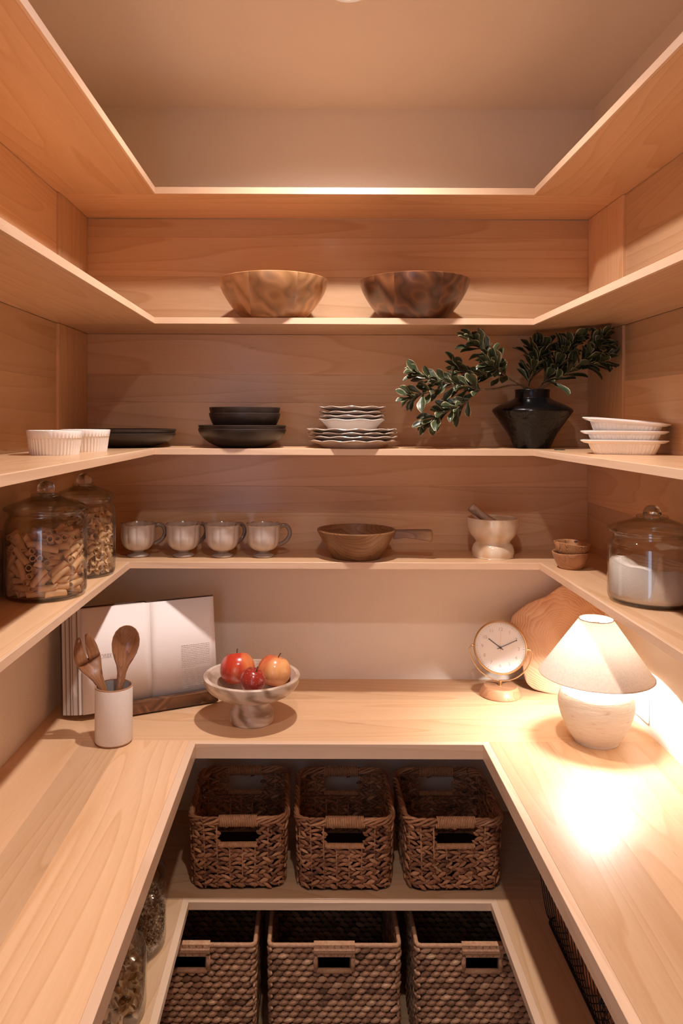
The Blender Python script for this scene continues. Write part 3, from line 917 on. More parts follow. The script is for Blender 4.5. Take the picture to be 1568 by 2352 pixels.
CURLS = '391,14,61,46,58,-41,-54;278,255,60,36,17,69,61;90,349,63,71,71,-2,2;-161,310,61,67,70,8,24;-332,62,60,67,58,40,21;-369,-141,60,63,70,-13,-33;-167,-241,60,70,69,-15,6;138,-207,60,46,60,38,54;246,-452,60,70,65,27,7;251,357,138,4,8,-86,-51;130,352,184,30,-26,67,63;-287,232,86,78,56,28,4;-502,-57,89,63,-2,64,43;-371,-136,175,21,40,59,67;-323,-376,61,70,70,-8,11;39,-529,60,56,41,-58,-43;483,-132,60,55,39,59,45;385,156,108,77,35,-34,-41;-20,302,134,58,54,-30,53;-77,503,84,17,-2,-79,-59;-513,164,62,69,70,-8,-14;-432,-275,281,41,22,67,58;-295,-262,174,19,41,59,67;-42,-312,98,32,-25,-55,-73;1,33,60,71,67,21,0;130,32,114,59,34,-30,-66;387,396,129,25,69,68,1;51,553,109,0,-51,-86,0;-312,443,62,39,28,65,59;-489,-274,126,53,-42,20,71;-176,-470,106,49,80,35,5;23,-554,242,18,44,88,10;76,-364,132,63,77,3,-5;398,-52,155,41,54,46,58;456,311,199,9,10,-21,-97;266,435,267,5,26,72,64;-552,83,203,44,59,48,-48;-546,-145,263,9,-67,71,20;-221,-346,233,40,66,2,-64;171,-476,198,58,77,27,0;364,-303,60,60,68,18,37;560,21,127,56,27,36,-70;454,169,199,43,70,49,29;185,525,109,94,0,0,33;-303,410,174,58,73,15,33;-149,-68,130,56,-11,81,9;-98,-502,190,4,-18,-63,-75;-1,-319,245,66,67,25,22;317,-402,143,66,63,40,6;123,-96,154,5,78,18,60;525,124,287,50,86,6,8;19,372,249,81,58,10,-2;-155,287,195,39,23,45,77;-426,257,164,8,3,-64,-76;-382,-414,224,44,29,-9,85;319,-390,260,45,12,-64,-60;470,-280,181,72,60,-35,-1;94,166,170,92,1,-39,4;159,523,330,60,39,20,67;-29,409,352,76,62,-13,-15;-196,467,239,23,8,-34,91;-121,80,142,63,-37,22,-64;-567,-11,377,5,-62,78,7;98,-544,365,15,43,88,12;290,-200,187,66,31,-63,-25;498,-101,258,51,63,43,40;339,14,269,71,68,-10,-11;-102,543,283,82,-10,-25,51;-229,167,248,57,59,38,43;-384,65,199,43,47,-39,-66;-371,-74,289,55,62,29,48;-177,-472,292,58,76,-26,-12;398,-315,316,70,56,44,5;491,95,406,33,69,-52,-39;141,372,382,40,19,28,85;-128,483,451,52,79,-30,-12;-338,378,282,22,20,-62,-73;-449,237,276,29,37,-63,-62;-206,-205,300,55,2,77,32;-250,-431,384,5,20,-74,-64;113,-239,254,86,42,23,-16;173,44,224,47,-40,-23,76;277,213,258,38,21,40,81;46,499,442,10,-34,-68,-64;-255,365,377,40,36,-47,-70;-243,23,292,77,1,-52,-36;-367,-147,387,36,59,-53,-49;-24,-423,390,4,31,74,59;-44,-125,268,95,24,19,8;196,-148,302,76,58,29,6;183,217,334,58,11,43,68;0,190,315,58,-40,6,-71;-102,387,536,6,47,-42,-78;-197,130,363,31,25,-63,-67;-440,-137,486,36,29,-74,-49;-428,-266,408,70,-23,-67,12;274,-476,363,48,53,-69,-7;494,-231,377,31,-86,-37,-19;-131,-67,370,72,52,-27,-38;355,420,476,3,-35,33,-88;-414,382,441,47,-34,-11,-81;-515,179,375,55,81,1,-20;-520,-196,575,44,75,-31,40;-130,-340,429,88,42,-15,16;13,-399,511,40,-23,77,44;230,-337,440,91,34,20,-15;261,87,358,63,13,30,71;350,363,371,21,23,85,43;-199,299,466,39,82,13,40;-394,107,386,52,75,-39,9;-442,3,534,90,12,6,-40;-424,-377,481,27,-10,7,96;135,-422,409,14,-74,66,8;547,-57,378,87,38,8,-30;444,246,421,12,39,80,43;37,53,318,72,4,35,59;26,23,501,44,-35,-1,-83;-502,208,507,54,81,0,-21;-309,-245,546,41,-4,74,53;-219,-277,474,81,49,-30,8;-10,-167,491,6,62,-75,-20;103,-205,413,72,-7,58,37;123,-45,425,12,-62,-31,-71;145,193,449,9,-17,65,73;53,448,566,65,62,44,-2;-173,93,476,59,75,5,30;-357,-188,647,84,47,27,6;-102,-279,571,48,77,25,34;-101,-106,535,17,47,-86,-13;148,-58,550,13,44,53,71;374,-92,388,16,11,51,84;504,19,513,68,-7,63,-37;-45,565,652,15,16,-98,-1;-160,74,590,8,34,-57,-74;-309,34,480,48,79,37,3;-471,-273,682,4,26,-53,-80;322,-458,548,67,32,-66,10;314,-277,497,73,10,-44,-52;481,-171,511,3,80,25,-54;179,535,552,28,3,96,-8;-41,205,439,43,77,-46,-12;-62,163,550,10,28,-58,-76;-266,-30,568,47,77,42,13;-566,-23,600,77,12,-9,63;325,-441,677,49,15,66,55;416,-283,581,29,27,-43,-81;301,-106,488,44,60,-62,-23;327,83,523,10,32,82,46;273,423,584,36,76,-42,-33;-318,448,573,69,40,-11,-60;-224,-84,661,28,43,-30,-81;-320,-171,779,68,38,49,40;-314,-471,547,89,-1,-14,-43;481,-74,606,46,48,-73,-16;482,149,613,35,59,38,62;-42,-90,690,30,-20,-63,-69;120,254,589,28,33,67,60;-42,362,653,32,4,-63,-71;-364,202,552,60,56,-5,-56;-554,-80,781,66,-48,-40,-42;-192,-440,578,37,86,34,5;-69,-558,492,13,39,0,91;315,-101,676,17,-21,-86,-43;246,187,552,32,1,86,41;109,494,710,60,78,-17,-6;-204,337,621,48,86,-1,17;-249,69,711,52,29,-64,-49;-553,125,650,9,-70,-69,-14;-153,-521,664,74,-30,-22,56;203,-212,624,83,44,13,33;475,-256,691,66,70,-10,-25;409,286,594,32,75,45,37;140,261,767,64,44,-12,62;-75,144,677,63,52,56,-13;-300,245,676,68,48,41,38;-456,-301,798,4,29,-51,-81;-10,-304,663,63,78,1,5;129,-442,578,5,2,58,81;132,-27,688,8,72,14,67;140,102,693,32,71,-38,-50;-27,255,753,39,9,-62,-68;-219,508,694,3,73,34,59;-449,146,724,53,62,53,-22;-101,-148,812,76,26,56,21;-215,-293,711,58,68,-27,-36;6,-562,687,35,16,92,8;487,-275,824,66,44,-55,26;462,317,725,30,78,-30,46;262,450,786,48,46,71,24;-287,350,759,55,53,40,51;-389,-33,808,61,33,56,44;-328,-158,894,56,47,-62,-29;-76,-373,747,52,81,-18,-20;115,-297,727,69,72,6,-7;327,-441,858,8,82,-57,-4;538,103,726,38,91,-10,10;241,295,686,1,11,64,76;40,503,806,1,-12,68,72;-290,154,809,27,23,-76,-54;-554,90,912,38,-71,-47,-36;-307,-457,764,89,30,34,10;98,-474,733,16,86,9,48;145,-120,754,29,70,34,56;339,29,720,5,34,84,42;338,253,756,40,85,33,9;-16,510,908,68,73,-3,10;-323,444,865,6,57,49,66;-491,-93,927,41,4,73,54;-351,-364,884,65,61,17,-42;115,-352,843,39,14,-65,-63;275,-276,773,44,72,50,20;440,-68,770,19,-51,-64,-54;348,118,810,66,41,-49,-39;332,450,896,74,-17,-58,-28;-134,492,812,23,2,-70,-68;-454,339,730,12,-54,83,5;-190,-326,821,56,79,-11,-21;113,-169,882,55,50,67,11;356,-250,856,66,56,14,-48;246,-62,847,41,31,-64,-57;312,192,901,76,25,-58,-16;28,282,854,75,65,11,-6;-133,180,839,75,42,50,-6;-385,58,886,24,31,-83,-39;-139,-24,837,69,28,65,19;161,-536,829,1,62,20,76;457,-263,952,33,-21,73,56;345,40,919,22,47,-24,-82;194,331,908,51,43,44,60;48,109,848,24,13,-11,-95;-110,282,908,15,5,-84,-51;-354,201,906,74,49,35,30;-98,105,1020,6,-65,24,-72;-75,-424,864,38,72,45,36;277,-210,980,32,22,-76,-52;517,-45,858,0,-55,-69,-47;150,251,993,52,84,-11,-13;123,498,976,11,-29,41,86;-131,542,1007,20,-17,-96,10;-498,95,1044,38,71,57,18;-435,-259,977,21,44,40,78;-27,-359,965,75,65,13,-4;167,-391,953,49,42,65,41;506,186,875,91,40,11,-6;62,224,1081,49,84,-14,-18;-35,390,1014,52,73,-13,42;-265,293,947,27,2,-91,-31;-444,243,998,73,49,35,33;-288,-67,995,40,24,77,44;-255,-431,957,11,12,79,60;-113,-547,894,5,53,-16,-83;548,-45,982,55,-70,39,25;311,286,1036,13,-59,-57,-56;-66,300,1099,42,0,49,76;-200,455,1110,59,54,33,50;-323,30,1055,38,23,78,44;-108,-23,1028,91,5,12,-39;-117,-153,940,56,46,-62,-29;2,-545,990,71,31,-44,-46;72,9,925,12,-47,-9,-87;484,262,960,90,38,20,-2;-174,203,1143,1,-27,68,68;-208,387,985,90,32,29,2;-345,142,1122,34,47,58,57;-473,-183,1081,63,7,60,49;-365,-347,1035,20,50,39,75;266,-472,1028,52,69,-26,-43;376,-202,1091,52,49,60,36;375,-55,999,54,79,-24,-19;416,347,1107,38,12,-42,-82;-335,350,1038,76,39,11,50;-454,-16,1189,20,38,-22,87;-549,-71,1096,94,24,9,-22;63,-494,1082,10,-22,68,-69;160,-296,1027,77,48,32,27;85,-81,1026,18,47,-40,-76;216,60,1054,33,-42,-54,-65;481,269,1188,35,90,-7,23;112,468,1115,33,-38,-29,-82;-489,126,1234,65,50,24,52;-262,-90,1132,1,-50,-35,79;-155,-357,1033,74,66,7,3;172,-476,1152,68,61,40,-6;117,-172,1124,58,57,54,23;374,176,1084,63,-3,-13,-77;420,362,1330,65,35,-2,68;245,452,1058,70,65,-31,-3;-410,361,1130,47,9,51,71;-209,-176,1054,30,-65,-6,-69;-19,-284,1077,7,-19,67,-71;93,-308,1215,86,2,24,44;188,-74,1183,72,59,29,23;321,-17,1107,8,0,64,76;112,121,1139,14,17,49,84;244,430,1176,28,31,61,67;-279,229,1225,3,-23,72,65;-28,17,1191,70,36,60,-12;-188,-346,1143,76,63,16,11;-142,-547,1104,24,21,0,95;496,-104,1151,41,-51,62,-43;521,64,1081,6,9,-57,82;477,172,1289,3,88,-24,-41;189,459,1279,66,55,-49,-14;-438,328,1238,52,72,-45,-6;-486,-253,1192,83,-49,-26,-3;-282,-228,1238,63,14,-73,24;304,-456,1198,4,-93,36,-2;372,-342,1138,8,48,-26,-83;360,20,1235,63,74,-20,-14;219,268,1238,83,2,-53,16;67,550,1291,31,-16,-93,6;38,374,1230,76,36,52,-18;-55,544,1171,77,28,-35,-45;-281,-484,1233,22,81,-11,53;-335,-423,1124,32,26,-49,-77;239,-278,1220,69,-24,50,46;237,130,1253,10,-22,94,-23;244,358,1353,53,-27,80,-7;152,4,1288,50,36,-55,-56;9,172,1215,79,48,5,39;22,-150,1275,82,-48,-31,6;-80,-181,1191,12,9,-67,72;9,-513,1212,46,-42,-53,-57;106,-496,1276,72,-59,19,32;453,-220,1229,39,81,37,23;550,6,1226,79,54,17,-25;-94,315,1273,4,-78,-54,31;-549,14,1297,27,-16,51,80;-268,-8,1217,90,44,7,-5;-115,-394,1260,25,16,-56,77'

def rest(data):
    for q in data.split(';'):
        v = [int(t) for t in q.split(',')]
        yield Vector((v[0] * 1e-4, v[1] * 1e-4, v[2] * 1e-4)), Quaternion([t / 100 for t in v[3:]]).normalized()

# ------------------------------------------------------------------ fourth shelf: glass jars
z4 = Z_S4[1]
GL = glass_thin()
GS = glass_solid()
GLID = glass_thin('thick_lid_glass', (0.965, 0.955, 0.92), (0.30, 0.26, 0.20))
def glass_jar(loc, lab, R, hb, ht, grp='glass storage jars'):
    """hb: height of the lid rim, ht: height of the knob top"""
    t = thing('glass_jar', lab, 'jar', loc, group=grp)
    sh = hb - 0.030
    out = smooth_prof([(R * 0.90, 0.0), (R * 0.965, 0.004), (R, 0.013), (R, 0.03), (R, sh - 0.02), (R * 0.995, sh), (R * 0.955, sh + 0.011), (R * 0.885, sh + 0.018), (R * 0.872, sh + 0.023), (R * 0.905, hb - 0.003), (R * 0.90, hb - 0.0005)], 4)
    inn = [(max(r - 0.0028, 0), max(z, 0.0075)) for r, z in out[::-1]]
    obj('body', lathe('body', [(0, 0.0)] + out + inn + [(0, 0.0075)], 72), GL, t)
    kr = 0.0165
    lid = smooth_prof([(R * 0.99, hb + 0.001), (R * 1.01, hb + 0.004), (R * 0.97, hb + 0.008), (R * 0.80, hb + 0.0135), (R * 0.55, hb + 0.0205), (R * 0.36, hb + 0.0265)], 4)
    step = [(R * 0.36, hb + 0.0265), (R * 0.365, hb + 0.029), (R * 0.34, hb + 0.0315), (R * 0.20, hb + 0.0325)]
    prof = [(R * 0.84, hb - 0.005), (R * 0.85, hb + 0.0005), (R * 0.99, hb + 0.001)] + lid + step + [(0, hb + 0.0327)]
    inner = [(0, hb + 0.0285), (R * 0.30, hb + 0.0260), (R * 0.53, hb + 0.0180), (R * 0.78, hb + 0.0105), (R * 0.81, hb + 0.004), (R * 0.82, hb - 0.005)]
    l = obj('lid', lathe('lid', prof + inner, 72, closed=True), GLID, t)
    kz = ht - kr
    nk = hb + 0.0325
    kp = [(0, nk), (R * 0.17, nk), (kr * 0.72, nk + 0.002), (kr * 0.62, kz - kr * 0.80)]
    for i in range(1, 12):
        a = -math.pi / 2 + 0.75 + (math.pi - 0.75) * i / 12
        kp.append((kr * math.cos(a), kz + kr * math.sin(a)))
    kp.append((0, ht))
    obj('knob', lathe('knob', kp, 32), GS, l)
    return t

glass_jar((-0.5235, 1.4730, z4), 'wide glass jar full of tube pasta on the left shelf arm', 0.0775, 0.1660, 0.2240)
glass_jar((-0.5105, 1.6730, z4), 'slimmer glass jar of frilly egg noodles behind the tube pasta jar', 0.0685, 0.1690, 0.2240)
glass_jar((0.6450, 1.4360, z4), 'glass jar of white flour on the right shelf arm', 0.0800, 0.1330, 0.1840)

# tube pasta
def rig_mesh():
    n, L, R, r = 12, 0.037, 0.0062, 0.0046
    verts, faces = [], []
    rows = []
    for k in range(5):
        tt = k / 4 - 0.5
        bow = 0.0016 * (1 - (2 * tt) ** 2)
        rows.append([(R, tt * L, bow)])
    seq = [(R, k / 4 - 0.5) for k in range(5)] + [(r, k / 4 - 0.5) for k in (4, 3, 2, 1, 0)]
    for rr, tt in seq:
        bow = 0.0013 * (1 - (2 * tt) ** 2)
        for i in range(n):
            a = 2 * math.pi * i / n
            verts.append((rr * math.cos(a) + bow, rr * math.sin(a), tt * L + 0.0022 * math.sin(a) * (1 if tt > 0 else -1) * (abs(tt) * 2)))
    m = len(seq)
    for k in range(m):
        k2 = (k + 1) % m
        for i in range(n):
            j = (i + 1) % n
            faces.append((k * n + i, k * n + j, k2 * n + j, k2 * n + i))
    return mesh('rigatoni', verts, faces, 'auto')
pasta_mat = plain('dry_pasta', (0.80, 0.52, 0.29), 0.5, var=0.10, scale=60, sss=0.0)
rm = rig_mesh()
rm.materials.append(pasta_mat)
core = Join()
jl = Vector((-0.5235, 1.4730, z4 + 0.0080))
for p, q in rest(RIGATONI):
    rad = math.hypot(p.x, p.y)
    if rad < 0.043 and p.z < 0.075:
        core.add([v.co for v in rm.vertices], [tuple(f.vertices) for f in rm.polygons], Matrix.Translation(p) @ q.to_matrix().to_4x4())
        continue
    o = obj('rigatoni', rm)
    o.rotation_mode = 'QUATERNION'
    o.location = jl + p
    o.rotation_quaternion = q
    tag(o, 'ridged tube of dry pasta inside the wide jar on the left shelf arm', 'pasta', 'tube pasta in the wide jar')
o = obj('rigatoni_heap', core.mesh('rigatoni_heap', False), pasta_mat)
o.location = jl
tag(o, 'tube pasta buried in the middle of the wide pasta jar', 'pasta', kind='stuff')

# frilly noodles
def curl_mesh(L=0.0215, Wd=0.0125, seed=1):
    rng = random.Random(seed)
    NL, NW = 8, 4
    verts, faces = [], []
    tw = rng.uniform(1.6, 2.4)
    for layer in (0, 1):
        for i in range(NL + 1):
            t = i / NL - 0.5
            ang = tw * t * 1.6
            for j in range(NW + 1):
                u = j / NW - 0.5
                fr = 0.0022 * math.sin(t * 15 + (1.5 if u > 0 else 0)) * (abs(u) * 2) ** 1.5
                x = u * Wd * math.cos(ang) - (fr + 0.006 * (u * u - 0.08) * 2.2) * math.sin(ang)
                y = u * Wd * math.sin(ang) + (fr + 0.006 * (u * u - 0.08) * 2.2) * math.cos(ang)
                off = 0.0005 if layer else -0.0005
                verts.append((x - off * math.sin(ang), y + off * math.cos(ang), t * L))
    B = (NL + 1) * (NW + 1)
    for i in range(NL):
        for j in range(NW):
            a = i * (NW + 1) + j
            faces.append((a, a + NW + 1, a + NW + 2, a + 1))
            faces.append((B + a, B + a + 1, B + a + NW + 2, B + a + NW + 1))
    for i in range(NL):
        for j in (0, NW):
            a = i * (NW + 1) + j
            faces.append((a, a + NW + 1, B + a + NW + 1, B + a))
    for j in range(NW):
        for i in (0, NL):
            a = i * (NW + 1) + j
            faces.append((a, a + 1, B + a + 1, B + a))
    me = mesh('noodle', verts, faces, True)
    return me
noodle_mat = plain('egg_noodle', (0.86, 0.62, 0.36), 0.45, var=0.08, scale=60)
CM = [curl_mesh(seed=s) for s in (1, 2, 3)]
for m_ in CM:
    m_.materials.append(noodle_mat)
def noodles(center, scale, lab, grp, zmax, rmin, far=None, cut=None):
    core = Join()
    for i, (p, q) in enumerate(rest(CURLS)):
        if p.z > zmax:
            continue
        rad = math.hypot(p.x, p.y)
        hidden = (rad < rmin and p.z < zmax - 0.022) or (cut and cut(p))
        if hidden:
            me = CM[i % 3]
            core.add([v.co for v in me.vertices], [tuple(f.vertices) for f in me.polygons], Matrix.Translation(p * scale) @ q.to_matrix().to_4x4() @ Matrix.Scale(scale * 1.12, 4))
            continue
        o = obj('noodle', CM[i % 3])
        o.rotation_mode = 'QUATERNION'
        o.location = center + p * scale
        o.rotation_quaternion = q
        o.scale = (scale * 1.12,) * 3
        tag(o, lab, 'noodle', grp)
    o = obj('noodle_heap', core.mesh('noodle_heap', True), noodle_mat)
    o.location = center
    return tag(o, 'noodles buried in the middle of the ' + ('slim jar behind the tube pasta' if 'slim' in grp else 'jar below the worktop'), 'noodle', kind='stuff')
noodles(Vector((-0.5105, 1.6730, z4 + 0.0080)), 1.0, 'frilly dry egg noodle inside the slimmer jar behind the tube pasta', 'egg noodles in the slim jar', 0.128, 0.038,
        cut=lambda p: p.y > 0.012 and p.z < 0.1)

# flour
def flour_fn(a, k, r, z):
    return r, z
rng = random.Random(4)
fl = []
R_ = 0.0765
verts, faces = [], []
nr, na = 26, 72
for i in range(nr + 1):
    r = R_ * i / nr
    for j in range(na):
        a = 2 * math.pi * j / na
        x, y = r * math.cos(a), r * math.sin(a)
        z = 0.0640 - 0.05 * x + 0.03 * y + 0.0022 * math.sin(x * 90 + 1) * math.cos(y * 80) + 0.0011 * math.sin(x * 260 + y * 190) + rng.uniform(-0.0006, 0.0006)
        z -= 0.003 * math.exp(-((x + 0.025) ** 2 + (y + 0.02) ** 2) / 0.0006)
        verts.append((x, y, z))
for i in range(nr):
    for j in range(na):
        k2 = (j + 1) % na
        faces.append((i * na + j, (i + 1) * na + j, (i + 1) * na + k2, i * na + k2))
b0 = len(verts)
for (rr, zz) in ((R_, 0.012), (R_ * 0.94, 0.0), (0.001, 0.0)):
    for j in range(na):
        a = 2 * math.pi * j / na
        verts.append((rr * math.cos(a), rr * math.sin(a), zz))
prev = nr * na
for s in range(3):
    for j in range(na):
        k2 = (j + 1) % na
        faces.append((prev + j, b0 + s * na + j, b0 + s * na + k2, prev + k2))
    prev = b0 + s * na
fo = obj('flour', mesh('flour', verts, faces, True), plain('flour', (0.80, 0.77, 0.73), 0.9, bump=0.4, bump_scale=420))
fo.location = (0.6450, 1.4360, z4 + 0.0082)
tag(fo, 'white flour filling the lower half of the right-hand jar', 'flour', kind='stuff')

# ------------------------------------------------------------------ mugs
mug_glaze = rim_glaze('mug_glaze', (0.54, 0.46, 0.405), (0.13, 0.080, 0.055), 0.0832, 0.0052, rough=0.2, tint=0.15)
handle_glaze = plain('mug_handle_glaze', (0.22, 0.165, 0.135), 0.25, var=0.12, coat=0.4)
def make_mug():
    t = thing('footed_mug', '', 'mug')
    LB = 12
    def fl(a, k, r, z):
        f = min(1.0, max(0.0, (z - 0.012) / 0.03))
        s = abs(math.cos(a * LB / 2))
        rr = r * (1 - 0.040 * f * (1 - s ** 0.8))
        zz = z + (0.0022 * f * (s - 0.5) if z > 0.06 else 0)
        return rr, zz
    out = smooth_prof([(0.014, 0.0150), (0.026, 0.0190), (0.0365, 0.0290), (0.0418, 0.0440), (0.0425, 0.0600), (0.0432, 0.0750), (0.0458, 0.0815)], 4)
    inn = [(0.0440, 0.0818), (0.0405, 0.0740), (0.0398, 0.0590), (0.0390, 0.0440), (0.034, 0.0310), (0.024, 0.0215), (0.0, 0.0200)]
    obj('bowl', lathe('bowl', [(0, 0.0135)] + out + inn, 144, fl), mug_glaze, t)
    obj('foot', lathe('foot', [(0, 0.0), (0.0245, 0.0), (0.0268, 0.0015), (0.0270, 0.0042), (0.0240, 0.0064), (0.0155, 0.0095), (0.0135, 0.0130), (0.0145, 0.0160), (0, 0.0165)], 48), plain('mug_foot_glaze', (0.36, 0.30, 0.265), 0.22, var=0.1, coat=0.4), t)
    hp = spline([(0.0400, 0, 0.0725), (0.0500, 0, 0.0775), (0.0610, 0, 0.0740), (0.0668, 0, 0.0620), (0.0655, 0, 0.0500), (0.0580, 0, 0.0390), (0.0480, 0, 0.0325), (0.0400, 0, 0.0290)], 5)
    obj('handle', tube('handle', hp, 0.0042, 8, flat=1.25), handle_glaze, t)
    return t
mug = make_mug()
mug_l = ['leftmost of the four grey-beige fluted footed mugs, next to the noodle jar', 'second footed mug from the left, its handle touching the third',
         'third footed mug from the left in the row of four', 'rightmost footed mug of four, its handle fully visible, nearest the pan']
for i, (px, rz) in enumerate(((317, 0.35), (421, 0.72), (511, 0.70), (604.5, 0.16))):
    o = mug if i == 0 else copy_tree(mug)
    p = at(px, 1250, 1.893)
    o.location = (p.x, 1.893 + 0.002 * (i % 2), z4)
    o.rotation_euler.z = rz
    tag(o, mug_l[i], 'mug', 'fluted mugs on the shelf')

# ------------------------------------------------------------------ wooden pan
pan_wood = wood('walnut_pan', (0.12, 0.056, 0.023), (0.28, 0.14, 0.062), 'X', rings=14, stretch=6, rough=0.45, coat=0.1, vary=0.05, fleck=False)
p = at(818, 1250, 1.886)
pan = thing('wooden_pan', 'dark wooden pan with flat side handle between mugs and mortar', 'pan', (p.x, 1.886, z4))
obj('pan_bowl', lathe('pan_bowl', [(0, 0.0), (0.056, 0.0), (0.0595, 0.002), (0.080, 0.034), (0.0950, 0.0610), (0.0985, 0.0685), (0.0975, 0.0715), (0.0935, 0.0712), (0.0900, 0.0640), (0.074, 0.034), (0.054, 0.010), (0, 0.009)], 96), pan_wood, pan)
hb = bmesh.new()
sec = [(0.0915, 0.0095, 0.0475, 0.0705), (0.120, 0.0110, 0.0525, 0.0712), (0.150, 0.0135, 0.0500, 0.0720), (0.180, 0.0155, 0.0460, 0.0722), (0.1865, 0.0150, 0.0450, 0.0712), (0.1885, 0.0135, 0.0465, 0.0690)]
rows = []
for x_, hw, za, zb in sec:
    rows.append([hb.verts.new((x_, -hw, za)), hb.verts.new((x_, hw, za)), hb.verts.new((x_, hw, zb)), hb.verts.new((x_, -hw, zb))])
for a, b in zip(rows, rows[1:]):
    for i in range(4):
        hb.faces.new((a[i], a[(i + 1) % 4], b[(i + 1) % 4], b[i]))
hb.faces.new(rows[0][::-1]); hb.faces.new(rows[-1])
bmesh.ops.recalc_face_normals(hb, faces=hb.faces)
bmesh.ops.bevel(hb, geom=list(hb.edges), offset=0.0016, segments=2, affect='EDGES')
obj('handle', bm_mesh('handle', hb, 'auto'), pan_wood, pan)
pan.rotation_euler.z = -0.10

# ------------------------------------------------------------------ mortar and pestle
p = at(1131.5, 1250, 1.908)
onyx = veined('cream_onyx', (0.74, 0.62, 0.47), (0.58, 0.38, 0.21), 7.0, rough=0.14, amount=0.75, coat=0.4, rot=(0.6, 0.3, 0))
mo = obj('mortar', lathe('mortar', smooth_prof([(0.0005, 0.0), (0.047, 0.0), (0.0510, 0.003), (0.0525, 0.016), (0.0490, 0.029), (0.0430, 0.0365), (0.0455, 0.0430), (0.0570, 0.0570), (0.0635, 0.0750), (0.0650, 0.0930), (0.0645, 0.0975), (0.0620, 0.0990), (0.0590, 0.0970), (0.0585, 0.0850), (0.0530, 0.0650), (0.0380, 0.0500), (0.015, 0.0440), (0.0, 0.0435)], 4), 72), onyx)
mo.location = (p.x, 1.908, z4)
tag(mo, 'cream banded stone mortar with waisted foot on the shelf', 'mortar')
pe = obj('pestle', lathe('pestle', smooth_prof([(0.0, 0.0), (0.010, 0.001), (0.0165, 0.008), (0.0170, 0.020), (0.0125, 0.040), (0.0105, 0.070), (0.0115, 0.095), (0.0095, 0.103), (0.0, 0.106)], 4), 32),
         veined('grey_stone', (0.42, 0.31, 0.23), (0.22, 0.14, 0.09), 12.0, rough=0.4, amount=0.6))
pt_ = at(1071, 1157, 1.900)
pb_ = Vector((mo.location.x + 0.022, 1.890, z4 + 0.0635))
dv = (pt_ - pb_).normalized()
pe.rotation_mode = 'QUATERNION'
pe.rotation_quaternion = Vector((0, 0, 1)).rotation_difference(dv)
pe.location = pb_
tag(pe, 'grey-brown stone pestle leaning left in the mortar', 'pestle')

# ------------------------------------------------------------------ two small olive-wood bowls
ob1 = wood('olive_wood_plain', (0.28, 0.12, 0.05), (0.46, 0.23, 0.11), 'Z', rings=16, stretch=3, rough=0.4, coat=0.2, vary=0.02, fleck=False)
ob2 = wood('olive_wood_striped', (0.07, 0.026, 0.012), (0.44, 0.22, 0.10), 'Z', rings=26, stretch=2.2, rough=0.35, coat=0.3, vary=0.02, contrast=2.0, fleck=False)
p = at(1310, 1290, 1.757)
for dz, dx, rx, ry, mt, lab in ((0.0, 0.0, 0, 0, ob1, 'plain small olive-wood bowl holding a striped one on the right shelf arm'),
                                (0.0225, 0.0005, 0.06, 0.05, ob2, 'striped small olive-wood bowl nested on top of a plain one')):
    def wob(a, k, r, z):
        return r * (1 + 0.012 * math.sin(2 * a + dz * 50) + 0.008 * math.sin(3 * a)), z + (0.0012 * math.sin(2 * a + 1) if z > 0.03 else 0)
    b = obj('olive_bowl', lathe('olive_bowl', bowl_prof(0.0415, 0.0375, 0.0245, 0.0042, 0.6), 64, wob), mt)
    b.location = (p.x + dx, 1.757, z4 + dz)
    b.rotation_euler = (rx, ry, 0.4 if dz else 1.9)
    tag(b, lab, 'bowl', 'small olive-wood bowls')

# ------------------------------------------------------------------ worktop: pedestal bowl with apples
zt = Z_CT[1]
fb = thing('pedestal_bowl', 'veined marble pedestal bowl holding three apples on the worktop', 'bowl', (-0.1410, 1.7330, zt))
marble = veined('warm_marble', (0.66, 0.55, 0.45), (0.30, 0.20, 0.13), 7.0, rough=0.28, amount=0.60, stretch=(1.0, 1.0, 2.2), rot=(0.3, 0.5, 0.2))
obj('foot', lathe('foot', [(0, 0.0), (0.0485, 0.0), (0.0500, 0.0015), (0.0500, 0.0225), (0.0485, 0.0245), (0.0400, 0.0360), (0.0375, 0.0480), (0.0400, 0.0560), (0, 0.0570)], 72), marble, fb)
obj('dish', lathe('dish', smooth_prof([(0.0, 0.0530), (0.0380, 0.0530), (0.0700, 0.0600), (0.0950, 0.0730), (0.1080, 0.0890), (0.1110, 0.1030)], 5) +
    smooth_prof([(0.1110, 0.1030), (0.1100, 0.1060), (0.1020, 0.1060), (0.1000, 0.1030), (0.0900, 0.0850), (0.0700, 0.0720), (0.0400, 0.0650), (0.0, 0.0640)], 4)[1:], 96), marble, fb)

